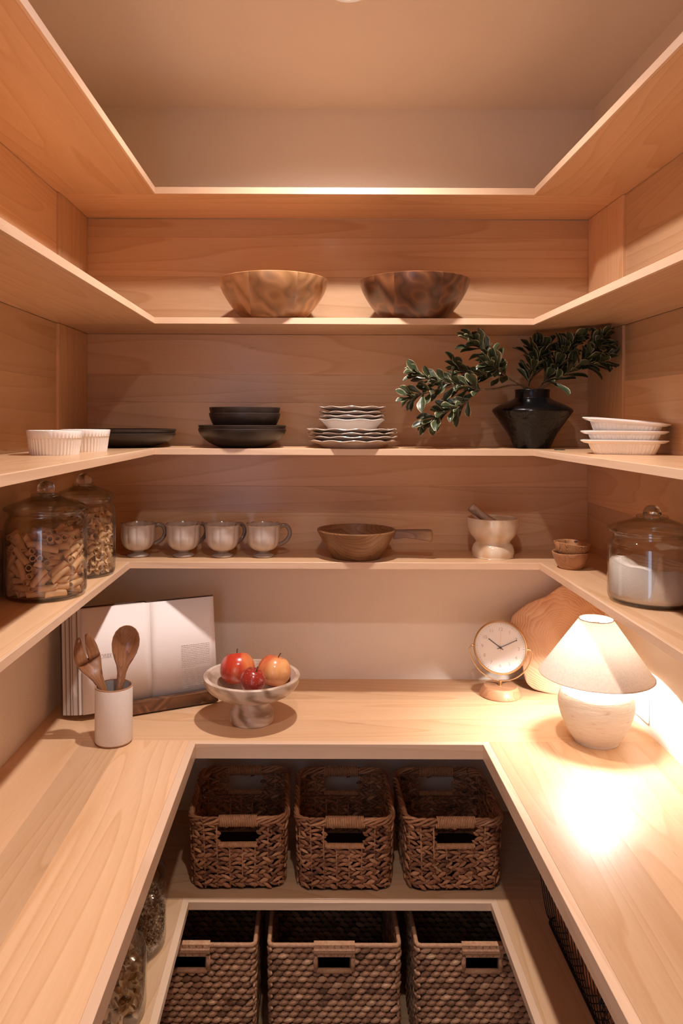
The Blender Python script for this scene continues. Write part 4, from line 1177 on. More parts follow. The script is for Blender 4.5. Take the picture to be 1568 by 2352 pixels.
def apple_mat(name, red, yellow, bias, freckle):
    m, nt, b = new_mat(name)
    setp(b, rough=0.22, coat=0.35, coat_rough=0.12)
    L = nt.links.new
    tc = node(nt, 'ShaderNodeTexCoord')
    st = node(nt, 'ShaderNodeMapping')
    st.inputs['Scale'].default_value = (1, 1, 0.22)
    L(tc.outputs['Object'], st.inputs['Vector'])
    n = node(nt, 'ShaderNodeTexNoise', i_Scale=55.0, i_Detail=4.0)
    L(st.outputs[0], n.inputs['Vector'])
    n2 = node(nt, 'ShaderNodeTexNoise', i_Scale=14.0, i_Detail=1.0)
    L(tc.outputs['Object'], n2.inputs['Vector'])
    ad = node(nt, 'ShaderNodeMath', operation='MULTIPLY_ADD')
    L(n2.outputs['Fac'], ad.inputs[0]); ad.inputs[1].default_value = 1.6
    L(n.outputs['Fac'], ad.inputs[2])
    sx_ = node(nt, 'ShaderNodeSeparateXYZ')
    L(tc.outputs['Object'], sx_.inputs[0])
    a3 = node(nt, 'ShaderNodeMath', operation='MULTIPLY_ADD')
    L(sx_.outputs['X'], a3.inputs[0]); a3.inputs[1].default_value = 9.0
    L(ad.outputs[0], a3.inputs[2])
    cr = ramp(nt, [(max(0.0, (0.95 + bias) / 2), red), (min(1.0, (1.75 + bias) / 2), yellow)])
    hf = node(nt, 'ShaderNodeMath', operation='MULTIPLY'); hf.inputs[1].default_value = 0.5
    L(a3.outputs[0], hf.inputs[0]); L(hf.outputs[0], cr.inputs['Fac'])
    vo = node(nt, 'ShaderNodeTexVoronoi', i_Scale=170.0)
    L(tc.outputs['Object'], vo.inputs['Vector'])
    fr = ramp(nt, [(0.10, (freckle,) * 3), (0.2, (0,) * 3)])
    L(vo.outputs['Distance'], fr.inputs['Fac'])
    mx = node(nt, 'ShaderNodeMix', data_type='RGBA')
    L(fr.outputs['Color'], mx.inputs[0]); L(cr.outputs['Color'], mx.inputs[6])
    mx.inputs[7].default_value = (0.75, 0.5, 0.28, 1)
    L(mx.outputs[2], b.inputs['Base Color'])
    return m
def apple(loc, R, mat, lab, rot):
    t = thing('apple', lab, 'apple', loc, rot, 'apples in the marble bowl')
    prof = []
    for i in range(29):
        a = math.pi * i / 28
        r = R * (math.sin(a) ** 0.92) * (1.0 + 0.05 * math.cos(a))
        z = -R * 0.92 * math.cos(a)
        if i > 20:
            z -= R * 0.30 * max(0, 1 - r / (R * 0.62)) ** 1.6
        if i < 6:
            z += R * 0.14 * max(0, 1 - r / (R * 0.5)) ** 1.5
        prof.append((max(r, 0.0), z))
    prof[0] = (0, prof[0][1]); prof[-1] = (0, prof[-1][1])
    obj('flesh', lathe('flesh', prof, 48, lambda a, k, r, z: (r * (1 + 0.018 * math.cos(5 * a) * (1 if z < 0 else 0.6)), z), True), mat, t)
    zt_ = prof[-1][1]
    obj('stem', tube('stem', spline([(0, 0, zt_ - 0.002), (0.0008, 0, zt_ + R * 0.2), (0.003, 0.001, zt_ + R * 0.42)], 3), [0.0016] * 3 + [0.0013] * 3 + [0.0019], 6), plain('apple_stem', (0.07, 0.035, 0.015), 0.7), t)
RED = apple_mat('red_yellow_apple', (0.52, 0.045, 0.022), (0.76, 0.30, 0.10), 0.22, 0.10)
YEL = apple_mat('yellow_red_apple', (0.58, 0.11, 0.045), (0.80, 0.42, 0.17), 0.02, 0.06)
DRK = apple_mat('deep_red_apple', (0.30, 0.028, 0.018), (0.48, 0.11, 0.05), 0.45, 0.55)
zb = zt + 0.066
pa = at(546, 1533, 1.755); apple((pa.x, 1.752, pa.z), 0.0410, RED, 'large red and yellow apple at left in the marble bowl', (-0.34, 0.06, 0.5))
pa = at(630.5, 1537, 1.765); apple((pa.x, 1.758, pa.z), 0.0392, YEL, 'yellowish apple with red blush at right in the marble bowl', (-0.30, 0.18, -0.4))
pa = at(580, 1562, 1.675); apple((pa.x, 1.678, pa.z), 0.0290, DRK, 'small dark red freckled apple at the front of the marble bowl', (0.35, 0.1, 1.2))

# ------------------------------------------------------------------ utensil crock, spoon and fork
cx, cd = -0.4275, 1.6170
crock = thing('utensil_crock', 'white cylindrical ceramic crock holding wooden spoon and fork', 'crock', (cx, cd, zt))
obj('body', lathe('body', [(0, 0.0015), (0.036, 0.0015), (0.0385, 0.0035), (0.0395, 0.006), (0.0395, 0.1185), (0.0393, 0.1190)], 72), plain('matte_white_glaze', (0.72, 0.68, 0.64), 0.5, var=0.03, scale=160), crock)
obj('base_ring', lathe('base_ring', [(0.0, 0.0), (0.0365, 0.0), (0.0388, 0.0020), (0.0392, 0.0042), (0.038, 0.0044)], 72), plain('bare_clay', (0.36, 0.19, 0.10), 0.8), crock)
obj('rim', lathe('rim', [(0.0395, 0.1188), (0.0393, 0.1205), (0.0385, 0.1212), (0.0368, 0.1210), (0.0362, 0.1196)], 72), plain('bare_clay', (0.36, 0.19, 0.10), 0.8), crock)
obj('lining', lathe('lining', [(0.0362, 0.1198), (0.0360, 0.1150), (0.0358, 0.012), (0.034, 0.008), (0, 0.008)], 72), plain('blue_grey_glaze', (0.52, 0.54, 0.55), 0.3), crock)

utw = wood('teak_utensil', (0.15, 0.060, 0.026), (0.31, 0.14, 0.062), 'Z', rings=20, stretch=7, rough=0.28, coat=0.4, vary=0.05, fleck=False)
def loft(secs, n=16):
    """secs: (centre, side vector, up vector, half width, half thickness, hollow)"""
    verts, faces = [], []
    for c, sv, uv, w, t, h in secs:
        for k in range(n):
            a = 2 * math.pi * k / n
            x_ = math.cos(a)
            y_ = math.sin(a)
            e = t * (abs(y_) ** 0.8) * (1 if y_ > 0 else -1)
            e -= h * (1 - x_ * x_) * (1.0 if y_ > 0 else 0.75)
            verts.append(c + sv * (w * x_) + uv * e)
    m = len(secs)
    for i in range(m - 1):
        for k in range(n):
            l = (k + 1) % n
            faces.append((i * n + k, i * n + l, (i + 1) * n + l, (i + 1) * n + k))
    faces.append(tuple(range(n))[::-1])
    faces.append(tuple(range((m - 1) * n, m * n)))
    return verts, faces
def place_utensil(name, me, lab, base, tip, face, mat):
    o = obj(name, me, mat)
    zax = (tip - base).normalized()
    yax = (face - zax * face.dot(zax)).normalized()
    xax = yax.cross(zax)
    M = Matrix.Identity(4)
    for r in range(3):
        M[r][0], M[r][1], M[r][2], M[r][3] = xax[r], yax[r], zax[r], base[r]
    o.matrix_world = M
    return tag(o, lab, 'utensil', 'wooden salad servers')
X_, Y_, Z_ = Vector((1, 0, 0)), Vector((0, 1, 0)), Vector((0, 0, 1))
# spoon: handle from z = 0, bowl at the top; local +y is the hollow side
secs = []
for z_, w, t, h, yo in ((0.0, 0.0065, 0.0045, 0, 0), (0.004, 0.0075, 0.0055, 0, 0), (0.05, 0.0078, 0.0062, 0, 0), (0.11, 0.0082, 0.0062, 0, 0.000), (0.135, 0.0095, 0.0060, 0.000, -0.001), (0.150, 0.0135, 0.0055, 0.002, -0.002),
                        (0.163, 0.0200, 0.0046, 0.006, -0.002), (0.178, 0.0262, 0.0036, 0.0105, -0.001), (0.194, 0.0292, 0.0030, 0.0125, 0.001), (0.208, 0.0285, 0.0028, 0.0120, 0.003),
                        (0.220, 0.0245, 0.0028, 0.0085, 0.005), (0.229, 0.0175, 0.0026, 0.0045, 0.0065), (0.2335, 0.0100, 0.0022, 0.0015, 0.0072), (0.2355, 0.0035, 0.0012, 0, 0.0075)):
    secs.append((Vector((0, yo, z_)), X_, Y_, w, t, h))
v_, f_ = loft(secs, 20)
sb = Vector((cx + 0.004, cd - 0.022, zt + 0.0140))
stip = at(297, 1414, 1.640)
place_utensil('wooden_spoon', mesh('wooden_spoon', v_, f_, True), 'brown wooden spoon standing in the white crock', sb, stip, Vector((0.25, -1, 0.1)), utw)
# fork: the head splits into two tines
def fork_mesh():
    J = Join()
    secs = []
    for z_, w, t, h, yo in ((0.0, 0.0065, 0.0045, 0, 0), (0.004, 0.0075, 0.0055, 0, 0), (0.05, 0.0078, 0.0062, 0, 0), (0.11, 0.0085, 0.0062, 0, 0), (0.132, 0.0110, 0.0060, 0.001, -0.001), (0.148, 0.0170, 0.0056, 0.004, -0.003),
                            (0.163, 0.0230, 0.0050, 0.0075, -0.0045), (0.176, 0.0262, 0.0046, 0.0095, -0.0045), (0.180, 0.0268, 0.0042, 0.0098, -0.0042)):
        secs.append((Vector((0, yo, z_)), X_, Y_, w * (1.0 if z_ < 0.12 else 1.12), t, h * 1.2))
    v_, f_ = loft(secs, 20)
    J.add(v_, f_)
    for sgn, wd in ((-1, 1.0), (1, 1.0)):
        ss = []
        for z_, a0, a1, yo, t in tuple((q[0], q[1] * 0.55, q[2] * 1.12, q[3], q[4]) for q in ((0.174, 0.0005, 0.0262, -0.006, 0.0046), (0.184, 0.0020, 0.0270, -0.0045, 0.0042), (0.196, 0.0038, 0.0266, -0.0015, 0.0038), (0.208, 0.0055, 0.0240, 0.003, 0.0036),
                              (0.218, 0.0075, 0.0200, 0.0075, 0.0032), (0.226, 0.0100, 0.0160, 0.0115, 0.0026), (0.2295, 0.0122, 0.0140, 0.013, 0.0014))):
            ss.append((Vector((sgn * (a0 + a1) / 2, yo, z_)), X_, Y_, (a1 - a0) / 2, t, 0.0018 if z_ < 0.21 else 0))
        v_, f_ = loft(ss, 14)
        J.add(v_, f_)
    return J.mesh('wooden_fork', True)
fbp = Vector((cx + 0.022, cd - 0.004, zt + 0.0140))
ftip = at(173, 1441, 1.632)
place_utensil('wooden_fork', fork_mesh(), 'dark wooden salad fork with a split head in the white crock', fbp, ftip, Vector((0.72, -0.68, 0.2)), utw)

# ------------------------------------------------------------------ recipe book on its wooden stand
yaw = math.radians(25.4)
O = Vector((-0.3840, 1.7700, zt))
stand = thing('book_stand', 'brown wooden book stand with carved lip under the open book', 'book stand', O, (0, 0, yaw))
stw = patch_wood('walnut_stand', [(0.06, 0.024, 0.010), (0.15, 0.062, 0.026), (0.27, 0.12, 0.055)], rough=0.4, cell=14.0)
lean = math.radians(9.5)
obj('lip', box_mesh('lip', -0.078, 0.168, -0.004, 0.012, 0.004, 0.0325, 0.0015, 2), stw, stand)
obj('tray', box_mesh('tray', -0.078, 0.168, 0.010, 0.070, 0.004, 0.0140, 0.001), stw, stand)
bk = obj('back_rest', box_mesh('back_rest', -0.078, 0.158, 0.0, 0.010, 0.0, 0.200, 0.0015), stw, stand)
bk.location = (0, 0.0560, 0.0145)
bk.rotation_euler.x = -lean
for sx_ in (-0.06, 0.14):
    obj('foot', box_mesh('foot', sx_ - 0.012, sx_ + 0.012, 0.005, 0.075, 0.0, 0.0045, 0.0008), stw, stand)
pr = tube('prop', [(0.024, 0.0965, 0.160), (0.024, 0.125, 0.005)], 0.005, 8)
obj('prop', pr, stw, stand)

paper = plain('page_paper', (0.84, 0.80, 0.78), 0.6)
ink = plain('print_ink', (0.36, 0.27, 0.22), 0.8)
book = thing('recipe_book', 'large open book with cream pages leaning on the wooden stand', 'book', O + Vector((0, 0, 0.0145)), (0, 0, yaw))
BH = 0.236
def leanM(M=None):
    return Matrix.Translation((0, 0.016, 0.0005)) @ Matrix.Rotation(-lean, 4, 'X')
LM = leanM()
def bpart(name, me, mat, parent=book):
    """book pieces are modelled upright, then leaned back"""
    me.transform(LM)
    return obj(name, me, mat, parent)
GUT = 0.0125
# curved leaf: sheet from the gutter outwards with a soft swell near the spine
def sheet(name, x0, x1, yoff, swell, z0, z1, thick=0.0006, n=10):
    verts, faces = [], []
    for k in range(2):
        for i in range(n + 1):
            t = i / n
            x_ = x0 + (x1 - x0) * t
            y_ = yoff + swell * (1 - math.exp(-t * 7)) * -1 + swell + k * thick
            verts += [(x_, y_, z0), (x_, y_, z1)]
    B = 2 * (n + 1)
    for i in range(n):
        a = 2 * i
        faces.append((a, a + 2, a + 3, a + 1))
        faces.append((B + a, B + a + 1, B + a + 3, B + a + 2))
        faces.append((a + 1, a + 3, B + a + 3, B + a + 1))
        faces.append((a, B + a, B + a + 2, a + 2))
    faces.append((0, 1, B + 1, B))
    faces.append((2 * n, B + 2 * n, B + 2 * n + 1, 2 * n + 1))
    return mesh(name, verts, faces, True)
lp = bpart('left_page', sheet('left_page', GUT, -0.148, 0.0, 0.004, 0.0, BH), paper)
rp = bpart('right_page', sheet('right_page', GUT, 0.1720, 0.0, 0.004, 0.0, BH), paper)
rng = random.Random(11)
cols = [(0.55, 0.48, 0.42), (0.30, 0.20, 0.15), (0.62, 0.56, 0.50), (0.18, 0.12, 0.10), (0.66, 0.60, 0.55), (0.40, 0.28, 0.22), (0.60, 0.54, 0.48), (0.22, 0.15, 0.12), (0.58, 0.5, 0.44), (0.45, 0.36, 0.3)]
for i in range(15):
    f = (i + 1) / 15
    xo = -0.152 - 0.036 * f ** 0.8
    mt = plain('page_edge_%d' % (i % 10), cols[i % 10] if i % 3 else (0.66, 0.61, 0.56), 0.7)
    bpart('leaf_bundle', box_mesh('leaf_bundle', xo, GUT - 0.004, 0.0052 + 0.0019 * i, 0.0052 + 0.0019 * (i + 0.92), 0.0, BH - 0.001 * (i % 3), 0.0002), mt)
for i in range(3):
    bpart('leaf_bundle', box_mesh('leaf_bundle', GUT - 0.003, 0.1705, 0.0052 + 0.0012 * i, 0.0052 + 0.0012 * (i + 0.9), 0.0, BH - 0.0005, 0.0002), plain('page_edge_0', cols[0], 0.7))
cover = plain('book_cover', (0.075, 0.035, 0.025), 0.6)
bpart('cover', box_mesh('cover', -0.192, GUT - 0.006, 0.0345, 0.0370, -0.0008, BH + 0.003, 0.0006), cover)
bpart('cover', box_mesh('cover', GUT - 0.006, 0.1745, 0.0092, 0.0116, -0.0008, BH + 0.003, 0.0006), cover)
bpart('spine', box_mesh('spine', GUT - 0.0075, GUT - 0.0055, 0.0100, 0.0365, -0.0008, BH + 0.003, 0.0004), cover)

# printed title: thin roman capitals drawn as flat strokes
GL_ = {'B': (0.62, [('v', .08, 0, 1, 1), ('a', .08, .76, .42, .24, 1), ('a', .08, .26, .50, .26, 1), ('h', 0, .2, 0), ('h', 0, .2, 1)]),
       'E': (0.58, [('v', .1, 0, 1, 1), ('h', 0, .55, 0), ('h', 0, .52, 1), ('h', .1, .42, .52), ('v', .52, .84, 1, 0), ('v', .55, 0, .18, 0)]),
       'A': (0.72, [('d', .06, 0, .36, 1, 0), ('d', .36, 1, .66, 0, 1), ('h', .18, .54, .34), ('h', 0, .16, 0), ('h', .56, .76, 0)]),
       'C': (0.70, [('o', .36, .5, .34, .5, 45, 315), ('v', .64, .70, .95, 0)]),
       'H': (0.78, [('v', .12, 0, 1, 1), ('v', .66, 0, 1, 1), ('h', .12, .66, .52), ('h', 0, .24, 0), ('h', 0, .24, 1), ('h', .54, .78, 0), ('h', .54, .78, 1)]),
       'S': (0.50, [('o', .25, .75, .19, .25, 30, 270), ('o', .25, .25, .21, .25, -150, 90)]),
       'I': (0.28, [('v', .14, 0, 1, 1), ('h', 0, .28, 0), ('h', 0, .28, 1)]),
       'D': (0.76, [('v', .1, 0, 1, 1), ('o', .1, .5, .58, .5, -90, 90), ('h', 0, .2, 0), ('h', 0, .2, 1)]),
       'R': (0.68, [('v', .1, 0, 1, 1), ('a', .1, .75, .42, .25, 1), ('d', .28, .5, .64, 0, 1), ('h', 0, .22, 0), ('h', 0, .2, 1), ('h', .54, .72, 0)]),
       'T': (0.66, [('v', .33, 0, 1, 1), ('h', 0, .66, 1), ('v', 0.01, .80, 1, 0), ('v', .65, .80, 1, 0), ('h', .2, .46, 0)]),
       ' ': (0.35, [])}
def letter(ch, x0, z0, hgt, y, thin, thick):
    J = Join()
    xs = hgt * 0.67
    def bar(a, b, w):
        d = Vector((b[0] - a[0], 0, b[1] - a[1]))
        if d.length < 1e-9:
            return
        nn = Vector((-d.z, 0, d.x)).normalized() * w / 2
        A, B_ = Vector((x0 + a[0] * xs, y, z0 + a[1] * hgt)), Vector((x0 + b[0] * xs, y, z0 + b[1] * hgt))
        J.add([A - nn, B_ - nn, B_ + nn, A + nn], [(0, 1, 2, 3)])
    for s in GL_[ch][1]:
        if s[0] == 'v':
            bar((s[1], s[2]), (s[1], s[3]), thick if s[4] else thin)
        elif s[0] == 'h':
            bar((s[1], s[3]), (s[2], s[3]), thin)
        elif s[0] == 'd':
            bar((s[1], s[2]), (s[3], s[4]), thick if s[5] else thin)
        else:
            if s[0] == 'a':
                ccx, ccz, rx, rz, a0, a1 = s[1], s[2], s[3], s[4], -90, 90
            else:
                ccx, ccz, rx, rz, a0, a1 = s[1:]
            N = 12
            q = [(ccx + rx * math.cos(math.radians(a0 + (a1 - a0) * i / N)), ccz + rz * math.sin(math.radians(a0 + (a1 - a0) * i / N)), abs(math.cos(math.radians(a0 + (a1 - a0) * i / N)))) for i in range(N + 1)]
            for a, b in zip(q, q[1:]):
                bar(a, b, thin + (thick - thin) * (a[2] + b[2]) / 2)
    return J
TITLE = 'BEACHSIDE RETREATS'
hgt = 0.0092
tw = sum(GL_[c][0] + 0.13 for c in TITLE) * hgt
xx = -0.1205
for c in TITLE:
    if c != ' ':
        bpart('title_letter', letter(c, xx, 0.1195, hgt, -0.00035, 0.0004, 0.0009).mesh('title_letter', False), ink, lp)
    xx += (GL_[c][0] + 0.13) * hgt * 0.67
# the paragraph: rows of unreadably small print
J = Join()
rng = random.Random(5)
zz = 0.1240
for row in range(24):
    if row == 13:
        zz -= 0.0018
    x_ = 0.0850 + (0.006 if row == 13 else 0)
    end = 0.1570 if row not in (12, 23) else 0.120 - 0.02 * (row == 23)
    while x_ < end:
        w_ = min(rng.uniform(0.002, 0.0062), end - x_)
        h_ = rng.uniform(0.0009, 0.0014)
        J.add([(x_, -0.00035, zz), (x_ + w_, -0.00035, zz), (x_ + w_, -0.00035, zz + h_), (x_, -0.00035, zz + h_)], [(0, 1, 2, 3)])
        x_ += w_ + 0.0012
    zz -= 0.0042
o = bpart('paragraph', J.mesh('paragraph', False), plain('small_print', (0.42, 0.34, 0.30), 0.8), rp)
o['kind'] = 'stuff'

# ------------------------------------------------------------------ wood slab leaning on the back wall
pts = [(1180, 1431), (1196, 1417), (1215, 1402), (1240, 1390), (1258, 1383), (1275, 1370), (1289, 1360), (1306, 1351), (1330, 1340), (1352, 1336), (1375, 1345), (1394, 1368), (1408, 1400), (1424, 1440), (1432, 1485), (1432, 1530), (1420, 1566),
       (1398, 1586), (1360, 1596), (1310, 1598), (1275, 1597), (1250, 1594), (1228, 1589), (1213, 1577), (1206, 1556), (1203, 1530), (1197, 1500), (1186, 1478), (1177, 1455)]
sl_yaw = math.radians(-13)
slab_o = Vector((0.6475, 1.8930, zt))
loc_pts = [((x_ - 1310) * 1.098e-3, (1598 - y_) * 1.098e-3 * 1.02) for x_, y_ in pts]
loc_pts = [(p.x, p.y) for p in spline([(a, b, 0) for a, b in loc_pts + loc_pts[:1]], 4)][:-1]
bm = bmesh.new()
fr_ = [bm.verts.new((a, 0.0, max(b, 0.0))) for a, b in loc_pts]
bk_ = [bm.verts.new((a * 0.985, 0.019, max(b, 0.0))) for a, b in loc_pts]
bm.faces.new(fr_)
bm.faces.new(bk_[::-1])
for i in range(len(fr_)):
    j = (i + 1) % len(fr_)
    bm.faces.new((fr_[j], fr_[i], bk_[i], bk_[j]))
bmesh.ops.recalc_face_normals(bm, faces=bm.faces)
bmesh.ops.bevel(bm, geom=[e for e in bm.edges if len(e.link_faces) == 2 and any(len(f.verts) > 10 for f in e.link_faces)], offset=0.002, segments=2, affect='EDGES')
sm, nt_, b_ = new_mat('olive_slab')
setp(b_, rough=0.42, coat=0.12)
L = nt_.links.new
tc_ = node(nt_, 'ShaderNodeTexCoord')
mp_ = node(nt_, 'ShaderNodeMapping')
mp_.inputs['Location'].default_value = (0.022, 0, -0.148)
L(tc_.outputs['Object'], mp_.inputs['Vector'])
nzz = node(nt_, 'ShaderNodeTexNoise', i_Scale=11.0, i_Detail=2.0, i_Roughness=0.45)
L(tc_.outputs['Object'], nzz.inputs['Vector'])
ln = node(nt_, 'ShaderNodeVectorMath', operation='LENGTH')
L(mp_.outputs[0], ln.inputs[0])
ma = node(nt_, 'ShaderNodeMath', operation='MULTIPLY_ADD'); ma.inputs[1].default_value = 0.085
L(nzz.outputs['Fac'], ma.inputs[0]); L(ln.outputs['Value'], ma.inputs[2])
mu = node(nt_, 'ShaderNodeMath', operation='MULTIPLY'); mu.inputs[1].default_value = 150.0
L(ma.outputs[0], mu.inputs[0])
frc = node(nt_, 'ShaderNodeMath', operation='FRACT')
L(mu.outputs[0], frc.inputs[0])
n3 = node(nt_, 'ShaderNodeTexNoise', i_Scale=7.0, i_Detail=5.0, i_Distortion=1.2)
L(tc_.outputs['Object'], n3.inputs['Vector'])
m5 = node(nt_, 'ShaderNodeMath', operation='MULTIPLY'); m5.inputs[1].default_value = 0.30
L(frc.outputs[0], m5.inputs[0])
m6 = node(nt_, 'ShaderNodeMath', operation='MULTIPLY_ADD'); m6.inputs[1].default_value = 0.85
L(n3.outputs['Fac'], m6.inputs[0]); L(m5.outputs[0], m6.inputs[2])
cr_ = ramp(nt_, [(0.32, (0.70, 0.44, 0.25)), (0.58, (0.58, 0.32, 0.16)), (0.76, (0.40, 0.18, 0.08)), (0.92, (0.17, 0.065, 0.03))])
L(m6.outputs[0], cr_.inputs['Fac']); L(cr_.outputs['Color'], b_.inputs['Base Color'])
slab = obj('wood_slab', bm_mesh('wood_slab', bm, 'auto'), sm)
slab.location = slab_o
slab.rotation_euler = (math.radians(-13), 0, sl_yaw)
tag(slab, 'live-edge olive-wood serving board leaning on the wall behind the lamp', 'board')

# ------------------------------------------------------------------ clock
ck = thing('table_clock', 'round brass table clock on a wooden base, showing ten past ten', 'clock', (0.4720, 1.9000, zt), (0, 0, math.radians(-17)))
brass = plain('brass', (0.72, 0.50, 0.27), 0.22, metal=1.0)
brass_s = plain('satin_brass', (0.70, 0.52, 0.32), 0.32, metal=1.0)
dial_m = plain('dial_white', (0.78, 0.75, 0.72), 0.45)
ckw = wood('cherry_base', (0.34, 0.155, 0.075), (0.48, 0.25, 0.13), 'X', rings=14, stretch=5, rough=0.4, coat=0.1, vary=0.02, fleck=False)
obj('base', lathe('base', [(0, 0.0), (0.0500, 0.0), (0.0525, 0.0020), (0.0520, 0.0055), (0.0480, 0.0130), (0.0425, 0.0220), (0.0405, 0.0240), (0, 0.0240)], 64), ckw, ck)
DZ, DR = 0.1200, 0.0640
obj('post', lathe('post', [(0, 0.0235), (0.0042, 0.0235), (0.0042, 0.0275), (0.0032, 0.0280), (0.0032, 0.0365), (0, 0.0365)], 20), brass, ck)
arc = [(0.0775 * math.cos(math.radians(a)), 0, DZ + 0.0845 * math.sin(math.radians(a)) * 1.0) for a in range(180, 361, 6)]
arc[0] = (-0.0700, 0, DZ + 0.0010); arc[-1] = (0.0700, 0, DZ + 0.0010)
obj('yoke', tube('yoke', arc, 0.0018, 8), brass_s, ck)
for sg in (-1, 1):
    k_ = lathe('pivot_knob', [(0, 0), (0.0036, 0), (0.0036, 0.004), (0.0026, 0.0045), (0.0026, 0.0075), (0, 0.0075)], 16)
    o = obj('pivot_knob', k_, brass, ck)
    o.location = (sg * 0.0630, 0, DZ)
    o.rotation_euler.y = sg * math.pi / 2
case = thing('clock_case', '', '')
for k_ in ('label', 'category'):
    if k_ in case:
        del case[k_]
case.parent = ck
case.location = (0, 0, DZ)
case.rotation_euler = (math.radians(90 - 8), 0, 0)      # local z looks out of the dial
obj('bezel', lathe('bezel', [(DR - 0.0030, 0.0085), (DR - 0.0010, 0.0115), (DR + 0.0012, 0.0110), (DR + 0.0022, 0.0080), (DR + 0.0022, -0.0100), (DR, -0.0120), (0, -0.0120), (0, -0.0110), (DR - 0.0030, -0.0100)], 96), brass, case)
obj('dial', lathe('dial', [(0, 0.0060), (DR - 0.0025, 0.0060), (DR - 0.0025, 0.0045), (0, 0.0045)], 96), dial_m, case)
num_m = plain('numeral_brown', (0.22, 0.15, 0.11), 0.6)
for h in range(1, 13):
    a = math.radians(90 - 30 * h)
    cu = bpy.data.curves.new('numeral', 'FONT')
    cu.body = str(h)
    cu.size = 0.0118
    cu.align_x = 'CENTER'
    cu.align_y = 'CENTER'
    cu.offset = -0.00022
    tmp = bpy.data.objects.new('numeral', cu)
    nm_ = bpy.data.meshes.new_from_object(tmp)
    bpy.data.objects.remove(tmp)
    nm_.materials.clear()
    o = obj('numeral', nm_, num_m, case)
    o.location = (0.0445 * math.cos(a), 0.0445 * math.sin(a), 0.0062)
tick_l = box_mesh('tick', -0.00035, 0.00035, -0.0016, 0.0016, 0, 0.0002, 0)
tick_s = box_mesh('tick', -0.00032, 0.00032, -0.0008, 0.0008, 0, 0.0002, 0)
tick_l.materials.append(num_m); tick_s.materials.append(num_m)
for i in range(60):
    a = math.radians(6 * i)
    o = obj('tick', tick_l if i % 5 == 0 else tick_s, None, case)
    o.location = (0.0570 * math.sin(a), 0.0570 * math.cos(a), 0.0061)
    o.rotation_euler.z = -a
dark_m = plain('hand_black', (0.02, 0.013, 0.01), 0.4)
for deg, ln_, wd, zh, mt in ((-56, 0.0350, 0.0017, 0.0070, dark_m), (62, 0.0460, 0.0013, 0.0076, dark_m), (1.5, 0.0405, 0.0005, 0.0082, plain('second_hand', (0.62, 0.33, 0.16), 0.4))):
    o = obj('hand', box_mesh('hand', -wd / 2, wd / 2, -0.0085, ln_, 0, 0.0005, 0), mt, case)
    o.location = (0, 0, zh)
    o.rotation_euler.z = -math.radians(deg)
obj('hub', lathe('hub', [(0, 0.0095), (0.0024, 0.0092), (0.0026, 0.0062), (0, 0.0062)], 20), dark_m, case)

# ------------------------------------------------------------------ table lamp
lx, ld = 0.6120, 1.6300
lamp = thing('table_lamp', 'lit table lamp with cream cone shade and round white ceramic base', 'lamp', (lx, ld, zt))
cer, nt_, b_ = new_mat('rough_white_clay')
setp(b_, rough=0.85)
tc_ = node(nt_, 'ShaderNodeTexCoord')
mp_ = node(nt_, 'ShaderNodeMapping'); mp_.inputs['Scale'].default_value = (1, 1, 4.5)
nt_.links.new(tc_.outputs['Object'], mp_.inputs['Vector'])
n_ = node(nt_, 'ShaderNodeTexNoise', i_Scale=34.0, i_Detail=6.0, i_Roughness=0.62)
nt_.links.new(mp_.outputs[0], n_.inputs['Vector'])
bp_ = node(nt_, 'ShaderNodeBump', i_Strength=0.55, i_Distance=0.004)
nt_.links.new(n_.outputs['Fac'], bp_.inputs['Height']); nt_.links.new(bp_.outputs['Normal'], b_.inputs['Normal'])
cr_ = ramp(nt_, [(0.28, (0.52, 0.40, 0.29)), (0.38, (0.80, 0.74, 0.66)), (0.7, (0.86, 0.82, 0.75))])
nt_.links.new(n_.outputs['Fac'], cr_.inputs['Fac']); nt_.links.new(cr_.outputs['Color'], b_.inputs['Base Color'])
obj('base', lathe('base', smooth_prof([(0.0, 0.0), (0.0420, 0.0), (0.0470, 0.004), (0.0610, 0.026), (0.0735, 0.055), (0.0790, 0.083), (0.0735, 0.103), (0.0580, 0.119), (0.0360, 0.129), (0.0170, 0.134), (0.0115, 0.142), (0.0110, 0.150), (0.0, 0.150)], 5), 96), cer, lamp)
obj('socket', lathe('socket', [(0, 0.149), (0.011, 0.149), (0.011, 0.158), (0.013, 0.159), (0.013, 0.1705), (0, 0.1705)], 24), brass_s, lamp)
bulb_m, nt_, b_ = new_mat('lit_bulb')
setp(b_, color=(1, 1, 1), emit=(1.0, 0.97, 0.95), emit_s=BULB)
obj('bulb', lathe('bulb', smooth_prof([(0.0, 0.170), (0.011, 0.170), (0.013, 0.175), (0.021, 0.186), (0.0245, 0.196), (0.021, 0.209), (0.010, 0.2175), (0.0, 0.219)], 4), 32), bulb_m, lamp)
shm = bpy.data.materials.new('linen_shade')
shm.use_nodes = True
nt_ = shm.node_tree
nt_.nodes.clear()
o_ = node(nt_, 'ShaderNodeOutputMaterial')
mx_ = node(nt_, 'ShaderNodeMixShader'); mx_.inputs[0].default_value = 0.022
df = node(nt_, 'ShaderNodeBsdfDiffuse'); tl = node(nt_, 'ShaderNodeBsdfTranslucent')
tc_ = node(nt_, 'ShaderNodeTexCoord')
n_ = node(nt_, 'ShaderNodeTexNoise', i_Scale=240.0, i_Detail=3.0)
nt_.links.new(tc_.outputs['Object'], n_.inputs['Vector'])
cr_ = ramp(nt_, [(0.3, (0.68, 0.59, 0.49)), (0.7, (0.78, 0.70, 0.61))])
nt_.links.new(n_.outputs['Fac'], cr_.inputs['Fac'])
nt_.links.new(cr_.outputs['Color'], df.inputs['Color'])
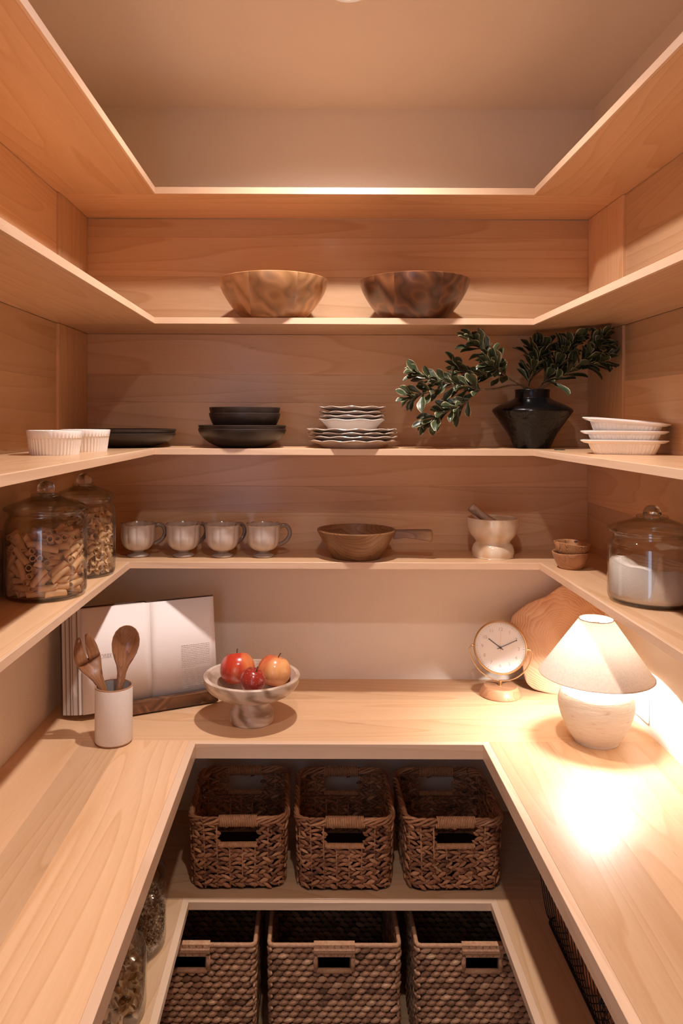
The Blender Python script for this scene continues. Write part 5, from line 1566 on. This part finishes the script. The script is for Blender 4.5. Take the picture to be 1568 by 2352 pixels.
tl.inputs['Color'].default_value = (0.80, 0.66, 0.52, 1)
nt_.links.new(df.outputs[0], mx_.inputs[1]); nt_.links.new(tl.outputs[0], mx_.inputs[2]); nt_.links.new(mx_.outputs[0], o_.inputs['Surface'])
SB, ST = 0.1440, 0.2630
shade = obj('shade', lathe('shade', [(0.1185, SB), (0.0352, ST)], 96), shm, lamp)
hem = plain('shade_hem', (0.70, 0.60, 0.50), 0.8)
for r_, z_ in ((0.1185, SB), (0.0352, ST)):
    obj('hem', tube('hem', [(r_ * math.cos(2 * math.pi * i / 72), r_ * math.sin(2 * math.pi * i / 72), z_) for i in range(72)], 0.0013, 6, True), hem, shade)
sj = Join()
for i in range(3):
    a = 2 * math.pi * i / 3 + 0.4
    v_, f_ = tube_data([(0.006 * math.cos(a), 0.006 * math.sin(a), 0.2560), (0.0350 * math.cos(a), 0.0350 * math.sin(a), 0.2620)], 0.0010, 6)
    sj.add(v_, f_)
v_, f_ = tube_data([(0.006 * math.cos(2 * math.pi * i / 20), 0.006 * math.sin(2 * math.pi * i / 20), 0.2560) for i in range(20)], 0.0010, 6, True)
sj.add(v_, f_)
harp = spline([(0.0135, 0, 0.160), (0.030, 0, 0.190), (0.032, 0, 0.222), (0.014, 0, 0.250), (0.0, 0, 0.2555), (-0.014, 0, 0.250), (-0.032, 0, 0.222), (-0.030, 0, 0.190), (-0.0135, 0, 0.160)], 4)
v_, f_ = tube_data(harp, 0.0010, 6)
sj.add(v_, f_)
obj('harp', sj.mesh('harp', True), brass_s, lamp)

# ------------------------------------------------------------------ wall outlet on the right
ou = thing('wall_outlet', 'white outlet plate on the right wall behind the lamp', 'outlet', (WR, 1.700, 0.9935))
wp = plain('outlet_white', (0.80, 0.79, 0.77), 0.35)
obj('plate', box_mesh('plate', -0.005, 0.0, -0.040, 0.040, -0.057, 0.057, 0.002, 2), wp, ou)
obj('insert', box_mesh('insert', -0.0068, -0.004, -0.017, 0.017, -0.034, 0.034, 0.0008), plain('outlet_insert', (0.76, 0.75, 0.73), 0.3), ou)

# ------------------------------------------------------------------ woven baskets below the worktop
def weave_mat(name, stops, rough=0.55):
    m, nt, b = new_mat(name)
    setp(b, rough=rough, spec=0.35)
    L = nt.links.new
    at_ = node(nt, 'ShaderNodeAttribute', attribute_name='tone')
    tc = node(nt, 'ShaderNodeTexCoord')
    n = node(nt, 'ShaderNodeTexNoise', i_Scale=150.0, i_Detail=4.0)
    L(tc.outputs['Object'], n.inputs['Vector'])
    a = node(nt, 'ShaderNodeMath', operation='MULTIPLY_ADD')
    L(n.outputs['Fac'], a.inputs[0]); a.inputs[1].default_value = 0.7
    s_ = node(nt, 'ShaderNodeMath', operation='SUBTRACT'); s_.inputs[1].default_value = 0.35
    L(at_.outputs['Fac'], s_.inputs[0]); L(s_.outputs[0], a.inputs[2])
    cr = ramp(nt, stops)
    L(a.outputs[0], cr.inputs['Fac'])
    L(cr.outputs['Color'], b.inputs['Base Color'])
    bp = node(nt, 'ShaderNodeBump', i_Strength=0.5, i_Distance=0.0015)
    n2 = node(nt, 'ShaderNodeTexNoise', i_Scale=420.0, i_Detail=2.0)
    L(tc.outputs['Object'], n2.inputs['Vector'])
    L(n2.outputs['Fac'], bp.inputs['Height']); L(bp.outputs['Normal'], b.inputs['Normal'])
    return m
SEA = weave_mat('seagrass', [(0.0, (0.083, 0.031, 0.014)), (0.35, (0.269, 0.113, 0.051)), (0.7, (0.486, 0.224, 0.105)), (1.0, (0.666, 0.358, 0.173))])
HYA = weave_mat('water_hyacinth', [(0.0, (0.128, 0.061, 0.032)), (0.35, (0.333, 0.173, 0.092)), (0.7, (0.538, 0.301, 0.166)), (1.0, (0.717, 0.448, 0.256))])
CORE = plain('basket_core', (0.045, 0.022, 0.013), 0.8)

class Weave(Join):
    def __init__(self):
        super().__init__()
        self.t = []
    def put(self, v, f, tone, M=None):
        self.add(v, f, M)
        self.t += [tone] * len(v)
    def build(self, name, smooth=True):
        me = self.mesh(name, smooth)
        a = me.attributes.new('tone', 'FLOAT', 'POINT')
        a.data.foreach_set('value', self.t)
        return me

def strand_shape(pinch=0.35):
    """a plump leaf-shaped stitch, unit length along x"""
    v, f = [], []
    n = 6
    prof = [(-0.5, 0.10), (-0.38, 0.55), (-0.12, 0.95), (0.14, 1.0), (0.38, 0.6), (0.5, 0.12)]
    for x_, r in prof:
        for k in range(n):
            a = 2 * math.pi * (k + 0.5) / n
            v.append(Vector((x_, r * 0.5 * math.cos(a), r * 0.5 * math.sin(a))))
    for i in range(len(prof) - 1):
        for k in range(n):
            l = (k + 1) % n
            f.append((i * n + k, i * n + l, (i + 1) * n + l, (i + 1) * n + k))
    f.append(tuple(range(n))[::-1]); f.append(tuple(range((len(prof) - 1) * n, len(prof) * n)))
    return v, f
ST_V, ST_F = strand_shape()

def rr_path(w, d, r):
    """rounded rectangle: returns length and a function s -> (point, tangent, outward normal)"""
    hw, hd = w / 2 - r, d / 2 - r
    segs = []
    q = math.pi * r / 2
    # start at front middle going +x; front is -y
    segs = [('l', Vector((-hw, -d / 2, 0)), Vector((1, 0, 0)), 2 * hw), ('c', Vector((hw, -hd, 0)), -90, q), ('l', Vector((w / 2, -hd, 0)), Vector((0, 1, 0)), 2 * hd), ('c', Vector((hw, hd, 0)), 0, q),
            ('l', Vector((hw, d / 2, 0)), Vector((-1, 0, 0)), 2 * hw), ('c', Vector((-hw, hd, 0)), 90, q), ('l', Vector((-w / 2, hd, 0)), Vector((0, -1, 0)), 2 * hd), ('c', Vector((-hw, -hd, 0)), 180, q)]
    tot = sum(s[3] for s in segs)
    def ev(s):
        s = s % tot
        for g in segs:
            if s <= g[3]:
                if g[0] == 'l':
                    t = g[2]
                    return g[1] + t * s, t, Vector((t.y, -t.x, 0))
                a = math.radians(g[2] + 90 * s / g[3])
                nrm = Vector((math.cos(a), math.sin(a), 0))
                return g[1] + nrm * r, Vector((-nrm.y, nrm.x, 0)), nrm
            s -= g[3]
        return ev(0)
    return tot, ev

def woven_basket(name, W, Dp, H, taper, rc, pitch, rowh, hole, mat, seed, style):
    """hole: (half width, z bottom, z top) of the hand hole in the front and back faces"""
    rng = random.Random(seed)
    t = thing(name, '', 'basket')
    hw, hz0, hz1 = hole
    rows = int(round((H - 0.012) / rowh))
    rowh = (H - 0.012) / rows
    def shell(z):
        k = 1 - taper * (1 - z / H)
        return rr_path(W * k, Dp * k, rc)
    def in_hole(p, z, grow=0.0):
        return abs(p.x) < hw + grow and hz0 - grow < z < hz1 + grow and abs(p.y) > Dp * 0.4
    for r in range(rows):
        z = 0.006 + rowh * (r + 0.5)
        tot, ev = shell(z)
        n = int(tot / pitch)
        wv = Weave()
        for i in range(n):
            s = (i + (0.5 if r % 2 else 0)) * tot / n + (rng.uniform(-.06, .06) * pitch if style == 'sea' else 0)
            p, tg, nr = ev(s)
            if in_hole(p, z, 0.003):
                continue
            if style == 'sea':
                sl = (0.40 if r % 2 else -0.40) + rng.uniform(-0.28, 0.28)
                ln, th, dp_ = pitch * rng.uniform(1.35, 1.75), rowh * rng.uniform(0.7, 1.12), 0.0062
                out = (0.0022 if (i + r) % 2 else -0.0016) + rng.uniform(-0.001, 0.001)
            else:
                sl = 0.26 + rng.uniform(-0.07, 0.07)
                ln, th, dp_ = pitch * rng.uniform(1.16, 1.30), rowh * rng.uniform(1.0, 1.16), 0.0105
                out = rng.uniform(-0.0006, 0.0006)
            if hw + 0.012 > abs(p.x) and in_hole(p, z, 0.009):
                ln *= 0.7
            xd = (tg * math.cos(sl) + Vector((0, 0, 1)) * math.sin(sl)).normalized()
            zd = nr.cross(xd).normalized()
            c = p + nr * out + Vector((0, 0, z + (rng.uniform(-.001, .001) if style == 'sea' else 0)))
            M = Matrix.Identity(4)
            for q in range(3):
                M[q][0], M[q][1], M[q][2], M[q][3] = xd[q] * ln, nr[q] * dp_, zd[q] * th, c[q]
            wv.put(ST_V, ST_F, min(1, max(0, rng.gauss(0.52, 0.20))), M)
        o = obj('woven_row', wv.build('woven_row'), mat, t)
        o['kind'] = 'stuff'
    # thin core added behind the stitches to block light leaks, and the base
    K = Join()
    tot, ev = shell(H)
    N = 96
    zs = [0.002, hz0, hz1, H - 0.004]
    base = 0
    for zi, z in enumerate(zs):
        tt, e2 = shell(z)
        for i in range(N):
            p, tg, nr = e2(i * tt / N)
            K.v.append(tuple(p - nr * 0.0006 + Vector((0, 0, z))))
    for zi in range(3):
        for i in range(N):
            j = (i + 1) % N
            if zi == 1:
                a, b = Vector(K.v[N + i]), Vector(K.v[N + j])
                if abs(a.y) > Dp * 0.4 and abs(b.y) > Dp * 0.4 and max(abs(a.x), abs(b.x)) < hw + 0.006:
                    continue
            K.f.append((zi * N + i, zi * N + j, (zi + 1) * N + j, (zi + 1) * N + i))
    K.f.append(tuple(range(N))[::-1])
    if style != 'sea':
        obj('core', K.mesh('core', False), CORE, t)
    else:
        K.f = [K.f[-1]]
        K.v = K.v[:N]
        obj('bottom', K.mesh('bottom', False), CORE, t)
        sk = Weave()
        tt, e2 = shell(H)
        ns = 30
        for i in range(ns):
            pa, _, na = shell(0.004)[1](i * shell(0.004)[0] / ns)
            pb2, _, nb = e2(i * tt / ns)
            if in_hole(pb2, (hz0 + hz1) / 2, 0.004):
                top = hz0
                pb2 = pa.lerp(pb2, hz0 / H)
            else:
                top = H
            v_, f_ = tube_data([pa + Vector((0, 0, 0.004)), pb2 + Vector((0, 0, top))], 0.0019, 5)
            sk.put(v_, f_, rng.uniform(0.6, 0.95))
        o = obj('stake', sk.build('stake'), mat, t)
        o['kind'] = 'stuff'
    # rim
    tt, e2 = shell(H)
    M_ = 160
    if style == 'sea':
        for sidx in range(5):
            ph = sidx * 2 * math.pi / 5
            path = []
            for i in range(M_):
                p, tg, nr = e2(i * tt / M_)
                a = ph + i * 0.36 + 0.4 * math.sin(i * 0.21 + sidx)
                path.append(p + nr * (0.0040 * math.cos(a) + 0.001) + Vector((0, 0, H - 0.002 + 0.0065 * math.sin(a))))
            wv = Weave()
            v_, f_ = tube_data(path, 0.0030, 6, True)
            wv.put(v_, f_, 0.45 + 0.11 * sidx)
            obj('rim_strand', wv.build('rim_strand'), mat, t)
        for sy_ in (-1, 1):
            # cord wound round the rim above each hand hole and along its lower edge
            for (zc_, ra, rz_, turns, nm) in ((H - 0.003, 0.0085, 0.0115, 22, 'handle_wrap'), (hz0 - 0.002, 0.0060, 0.0042, 26, 'hole_wrap')):
                path = []
                for i in range(turns * 10 + 1):
                    a = 2 * math.pi * i / 10
                    x_ = -hw - 0.002 + (2 * hw + 0.004) * i / (turns * 10)
                    path.append((x_, sy_ * (Dp / 2 * (1 - taper * (1 - zc_ / H)) + ra * math.cos(a)), zc_ + rz_ * math.sin(a)))
                wv = Weave()
                v_, f_ = tube_data(path, 0.0019, 5)
                wv.put(v_, f_, 0.88)
                obj(nm, wv.build(nm), mat, t)
    else:
        wv = Weave()
        path = []
        for i in range(M_):
            p, tg, nr = e2(i * tt / M_)
            path.append(p + Vector((0, 0, H - 0.002)))
        v_, f_ = tube_data(path, 0.0048, 8, True)
        wv.put(v_, f_, 0.62)
        obj('rim', wv.build('rim'), mat, t)
        for sy_ in (-1, 1):
            y_ = sy_ * Dp / 2
            wv = Weave()
            hs = hw + 0.006
            nb = 6
            zt0, zt1 = hz1 - 0.001, H + 0.0035
            for i in range(nb):
                xa = -hs + 2 * hs * i / nb
                xb = xa + 2 * hs / nb
                for tri, tone in (([(xa, zt1), (xb, zt1), ((xa + xb) / 2, zt0 + 0.004)], 0.75), ([((xa + xb) / 2, zt0 + 0.002), (xb + 0.001, zt1 - 0.004), (min(hs, xb + (xb - xa) / 2), zt0 + 0.002)], 0.55)):
                    vs_ = [Vector((a, y_ + sy_ * 0.0075, b)) for a, b in tri] + [Vector((a, y_ - sy_ * 0.0065, b)) for a, b in tri]
                    wv.put(vs_, [(0, 1, 2), (5, 4, 3), (0, 3, 4, 1), (1, 4, 5, 2), (2, 5, 3, 0)], tone + rng.uniform(-.08, .08))
            v_, f_ = tube_data([(-hs, y_, (zt0 + zt1) / 2), (hs, y_, (zt0 + zt1) / 2)], [0.0098, 0.0098], 10, flat=1.0)
            wv.put(v_, f_, 0.55)
            o = obj('handle_wrap', wv.build('handle_wrap', False), mat, t)
            o['kind'] = 'stuff'
            wv = Weave()
            for pth in ([(-hw, y_, hz0 - 0.001), (hw, y_, hz0 - 0.001)], [(-hw - 0.002, y_, hz0), (-hw - 0.002, y_, hz1)], [(hw + 0.002, y_, hz0), (hw + 0.002, y_, hz1)]):
                v_, f_ = tube_data(pth, 0.0055, 8)
                wv.put(v_, f_, 0.6)
            obj('hole_edge', wv.build('hole_edge'), mat, t)
    return t

zm = Z_MID[1]
BF = 1.6640
sea = woven_basket('seagrass_basket', 0.2140, 0.2420, 0.1580, 0.05, 0.030, 0.0150, 0.0098, (0.0405, 0.1030, 0.1360), SEA, 2, 'sea')
for i, (bx_, rz, lab) in enumerate(((-0.1680, math.radians(1.5), 'left dark brown seagrass basket on the shelf under the worktop'),
                                    (0.0715, math.radians(0), 'middle dark brown seagrass basket on the shelf under the worktop'),
                                    (0.3130, math.radians(181.0), 'right dark brown seagrass basket on the shelf under the worktop'))):
    o = sea if i == 0 else copy_tree(sea)
    o.location = (bx_, BF + 0.121 + (0.004 if i == 0 else 0), zm)
    o.rotation_euler.z = rz
    tag(o, lab, 'basket', 'seagrass baskets')
zl = Z_LOW[1]
hya = woven_basket('hyacinth_basket', 0.2780, 0.3300, 0.2640, 0.03, 0.009, 0.0205, 0.01290, (0.0375, 0.2090, 0.2410), HYA, 9, 'hya')
for i, (bx_, rz, lab) in enumerate(((-0.2610, math.pi, 'left large square woven basket on the lowest shelf, partly hidden by the shelf arm'),
                                    (0.0470, 0.0, 'middle large square woven basket on the lowest shelf'),
                                    (0.3620, 0.0, 'right large square woven basket on the lowest shelf, partly hidden by the shelf arm'))):
    o = hya if i == 0 else copy_tree(hya)
    o.location = (bx_, 1.6050 + 0.165, zl)
    o.rotation_euler.z = rz
    tag(o, lab, 'basket', 'large square baskets')

# ------------------------------------------------------------------ glass jars on the left arm below the worktop
glass_jar((-0.3720, 1.4980, zm), 'glass jar of rolled oats below the left worktop', 0.0800, 0.1330, 0.1840)
glass_jar((-0.3720, 1.3200, zm), 'glass jar of curly pasta below the left worktop, nearest the front', 0.0800, 0.1330, 0.1840)
noodles(Vector((-0.3720, 1.3200, zm + 0.0082)), 1.18, 'curly dry pasta piece in the jar below the left worktop', 'curly pasta in the jar below the worktop', 0.066, 0.03,
        cut=lambda p: p.x < -0.012 and p.z < 0.05)
rng = random.Random(31)
J = Join()
oat_v, oat_f = [], []
for k in range(7):
    a = 2 * math.pi * k / 7
    oat_v.append((math.cos(a), math.sin(a) * 0.72, 0.0))
oat_v += [(0, 0, 0.22), (0, 0, -0.22)]
for k in range(7):
    oat_f += [(k, (k + 1) % 7, 7), ((k + 1) % 7, k, 8)]
for i in range(3600):
    # flakes against the glass and over the top
    if i < 2500:
        a = rng.uniform(-2.4, 1.4)
        r = 0.0760 - rng.random() ** 2 * 0.006
        z_ = rng.uniform(0.002, 0.072)
    else:
        a = rng.uniform(0, 6.28)
        r = 0.074 * math.sqrt(rng.random())
        z_ = 0.072 + rng.uniform(-0.003, 0.003)
    r = min(r, 0.070 + 0.0065 * min(1, z_ / 0.012))
    p = Vector((r * math.cos(a), r * math.sin(a), z_))
    q = Quaternion((rng.gauss(0, 1), rng.gauss(0, 1), rng.gauss(0, 1), rng.gauss(0, 1))).normalized()
    J.add(oat_v, oat_f, Matrix.Translation(p) @ q.to_matrix().to_4x4() @ Matrix.Scale(rng.uniform(0.0024, 0.0042), 4))
oats = obj('rolled_oats', J.mesh('rolled_oats', False), plain('oat_flake', (0.55, 0.40, 0.25), 0.8, var=0.35, scale=160))
oats.location = (-0.3720, 1.4980, zm + 0.0082)
tag(oats, 'pale rolled oats filling the jar below the left worktop', 'oats', kind='stuff')
fill = obj('oat_mass', lathe('oat_mass', [(0, 0.001), (0.068, 0.001), (0.072, 0.01), (0.072, 0.070), (0, 0.071)], 48), plain('oat_mass', (0.42, 0.30, 0.19), 0.9, var=0.3, scale=220), oats)
fill['kind'] = 'stuff'

# ------------------------------------------------------------------ wire basket with onions on the right arm below the worktop
wx0, wx1, wy0, wy1, wh = 0.4860, 0.6900, 1.2400, 1.5800, 0.1500
wb = thing('wire_basket', 'black wire basket of onions below the right worktop', 'basket', (0, 0, zm))
wire_m = plain('black_wire', (0.012, 0.011, 0.011), 0.45, metal=0.3)
def fl_(y_, lo=0.0022, out=0.018):
    return spline([(wx0 - out, y_, wh), (wx0 - out * 0.5, y_, wh * 0.5), (wx0 + 0.002, y_, 0.016), (wx0 + 0.014, y_, lo + 0.0005)], 4) + [Vector((wx1 - 0.014, y_, lo + 0.0005))] + spline([(wx1, y_, 0.016), (wx1 + out * 0.5, y_, wh * 0.5), (wx1 + out, y_, wh)], 3)
yy = wy0 + 0.012
while yy < wy1 - 0.008:
    obj('wire', tube('wire', fl_(yy), 0.0010, 5), wire_m, wb)
    yy += 0.0185
def ring(z_, ex, rc, rad):
    tt, e2 = rr_path(wx1 - wx0 + 2 * ex, wy1 - wy0 + 2 * ex, rc)
    path = []
    for i in range(72):
        p, _, _ = e2(i * tt / 72)
        path.append((p.x + (wx0 + wx1) / 2, p.y + (wy0 + wy1) / 2, z_))
    obj('wire', tube('wire', path, rad, 6, True), wire_m, wb)
ring(0.0045, -0.004, 0.022, 0.0022)
ring(wh * 0.78, 0.0125, 0.024, 0.0018)
ring(wh, 0.0165, 0.026, 0.0030)
for xx_ in (wx0 + 0.05, wx0 + 0.10, wx0 + 0.15):
    obj('wire', tube('wire', [(xx_, wy0, wh * 0.5), (xx_, wy0 + 0.006, 0.02), (xx_, wy0 + 0.02, 0.0045), (xx_, wy1 - 0.02, 0.0045), (xx_, wy1 - 0.006, 0.02), (xx_, wy1, wh * 0.5)], 0.0014, 5), wire_m, wb)
on_m, nt_, b_ = new_mat('onion_skin')
setp(b_, rough=0.3, coat=0.2)
tc_ = node(nt_, 'ShaderNodeTexCoord')
mp_ = node(nt_, 'ShaderNodeMapping'); mp_.inputs['Scale'].default_value = (1, 1, 0.12)
nt_.links.new(tc_.outputs['Object'], mp_.inputs['Vector'])
n_ = node(nt_, 'ShaderNodeTexNoise', i_Scale=120.0, i_Detail=3.0)
nt_.links.new(mp_.outputs[0], n_.inputs['Vector'])
cr_ = ramp(nt_, [(0.3, (0.30, 0.075, 0.030)), (0.55, (0.55, 0.19, 0.07)), (0.75, (0.70, 0.33, 0.13))])
nt_.links.new(n_.outputs['Fac'], cr_.inputs['Fac']); nt_.links.new(cr_.outputs['Color'], b_.inputs['Base Color'])
def onion(loc, R, rot, lab):
    t = thing('onion', lab, 'onion', loc, rot, 'onions in the wire basket')
    prof = smooth_prof([(0.0, -0.86 * R), (0.25 * R, -0.84 * R), (0.72 * R, -0.60 * R), (0.99 * R, -0.05 * R), (0.86 * R, 0.45 * R), (0.50 * R, 0.80 * R), (0.20 * R, 1.0 * R), (0.11 * R, 1.22 * R), (0.09 * R, 1.42 * R), (0.0, 1.45 * R)], 4)
    obj('bulb', lathe('bulb', prof, 36, lambda a, k, r, z: (r * (1 + 0.02 * math.sin(9 * a)), z)), on_m, t)
    J = Join()
    for k in range(9):
        a = 2 * math.pi * k / 9
        J.add(*tube_data([(0.05 * R * math.cos(a), 0.05 * R * math.sin(a), -0.83 * R), (0.16 * R * math.cos(a), 0.16 * R * math.sin(a), -0.97 * R)], 0.0008, 4))
    obj('roots', J.mesh('roots'), plain('onion_root', (0.30, 0.2, 0.11), 0.8), t)
on_l = ['onion at the back corner of the wire basket', 'reddish onion pressed against the wires, second from the back', 'copper onion in the middle of the wire basket',
        'pale-topped onion near the front of the wire basket', 'onion on the far side of the wire basket by the wall', 'onion lying in black netting at the front of the wire basket']
for i, (x_, y_, z_, R, rot) in enumerate(((0.5290, 1.5300, 0.0440, 0.0380, (0.9, 0.3, 0)), (0.5320, 1.4450, 0.0475, 0.0430, (0.5, 0.2, 0.4)), (0.5330, 1.3560, 0.0490, 0.0440, (-0.6, 0.2, 1.0)),
                                          (0.5400, 1.4000, 0.1270, 0.0380, (0.3, -0.5, 0)), (0.6250, 1.4650, 0.0450, 0.0420, (0.6, 0.6, 2)), (0.5310, 1.2740, 0.0420, 0.0340, (1.4, 0.5, 0.2)))):
    onion((x_, y_, zm + z_), R, rot, on_l[i])
# black netting crumpled round the front onion
J = Join()
def netp(u, v):
    a = 2 * math.pi * u
    e_ = -0.5 * math.pi + math.pi * (0.10 + 0.74 * v)
    R = 0.0395 + 0.0022 * math.sin(a * 4 + v * 5) + 0.0015 * math.sin(a * 9)
    z_ = 0.0425 + R * math.sin(e_) * 1.02
    return (0.5310 + R * math.cos(e_) * math.cos(a), 1.2740 + R * math.cos(e_) * math.sin(a), max(z_, 0.0075))
NU, NV = 26, 12
for k in range(NU):
    for s_ in (1, -1):
        J.add(*tube_data([netp((k + s_ * 5 * j / NV) / NU, j / NV) for j in range(NV + 1)], 0.0007, 4))
net = obj('netting', J.mesh('netting', True), plain('black_net', (0.014, 0.013, 0.014), 0.6))
net.location = (0, 0, zm)
tag(net, 'black net bag stretched round the onion at the front of the wire basket', 'net bag', kind='thing')
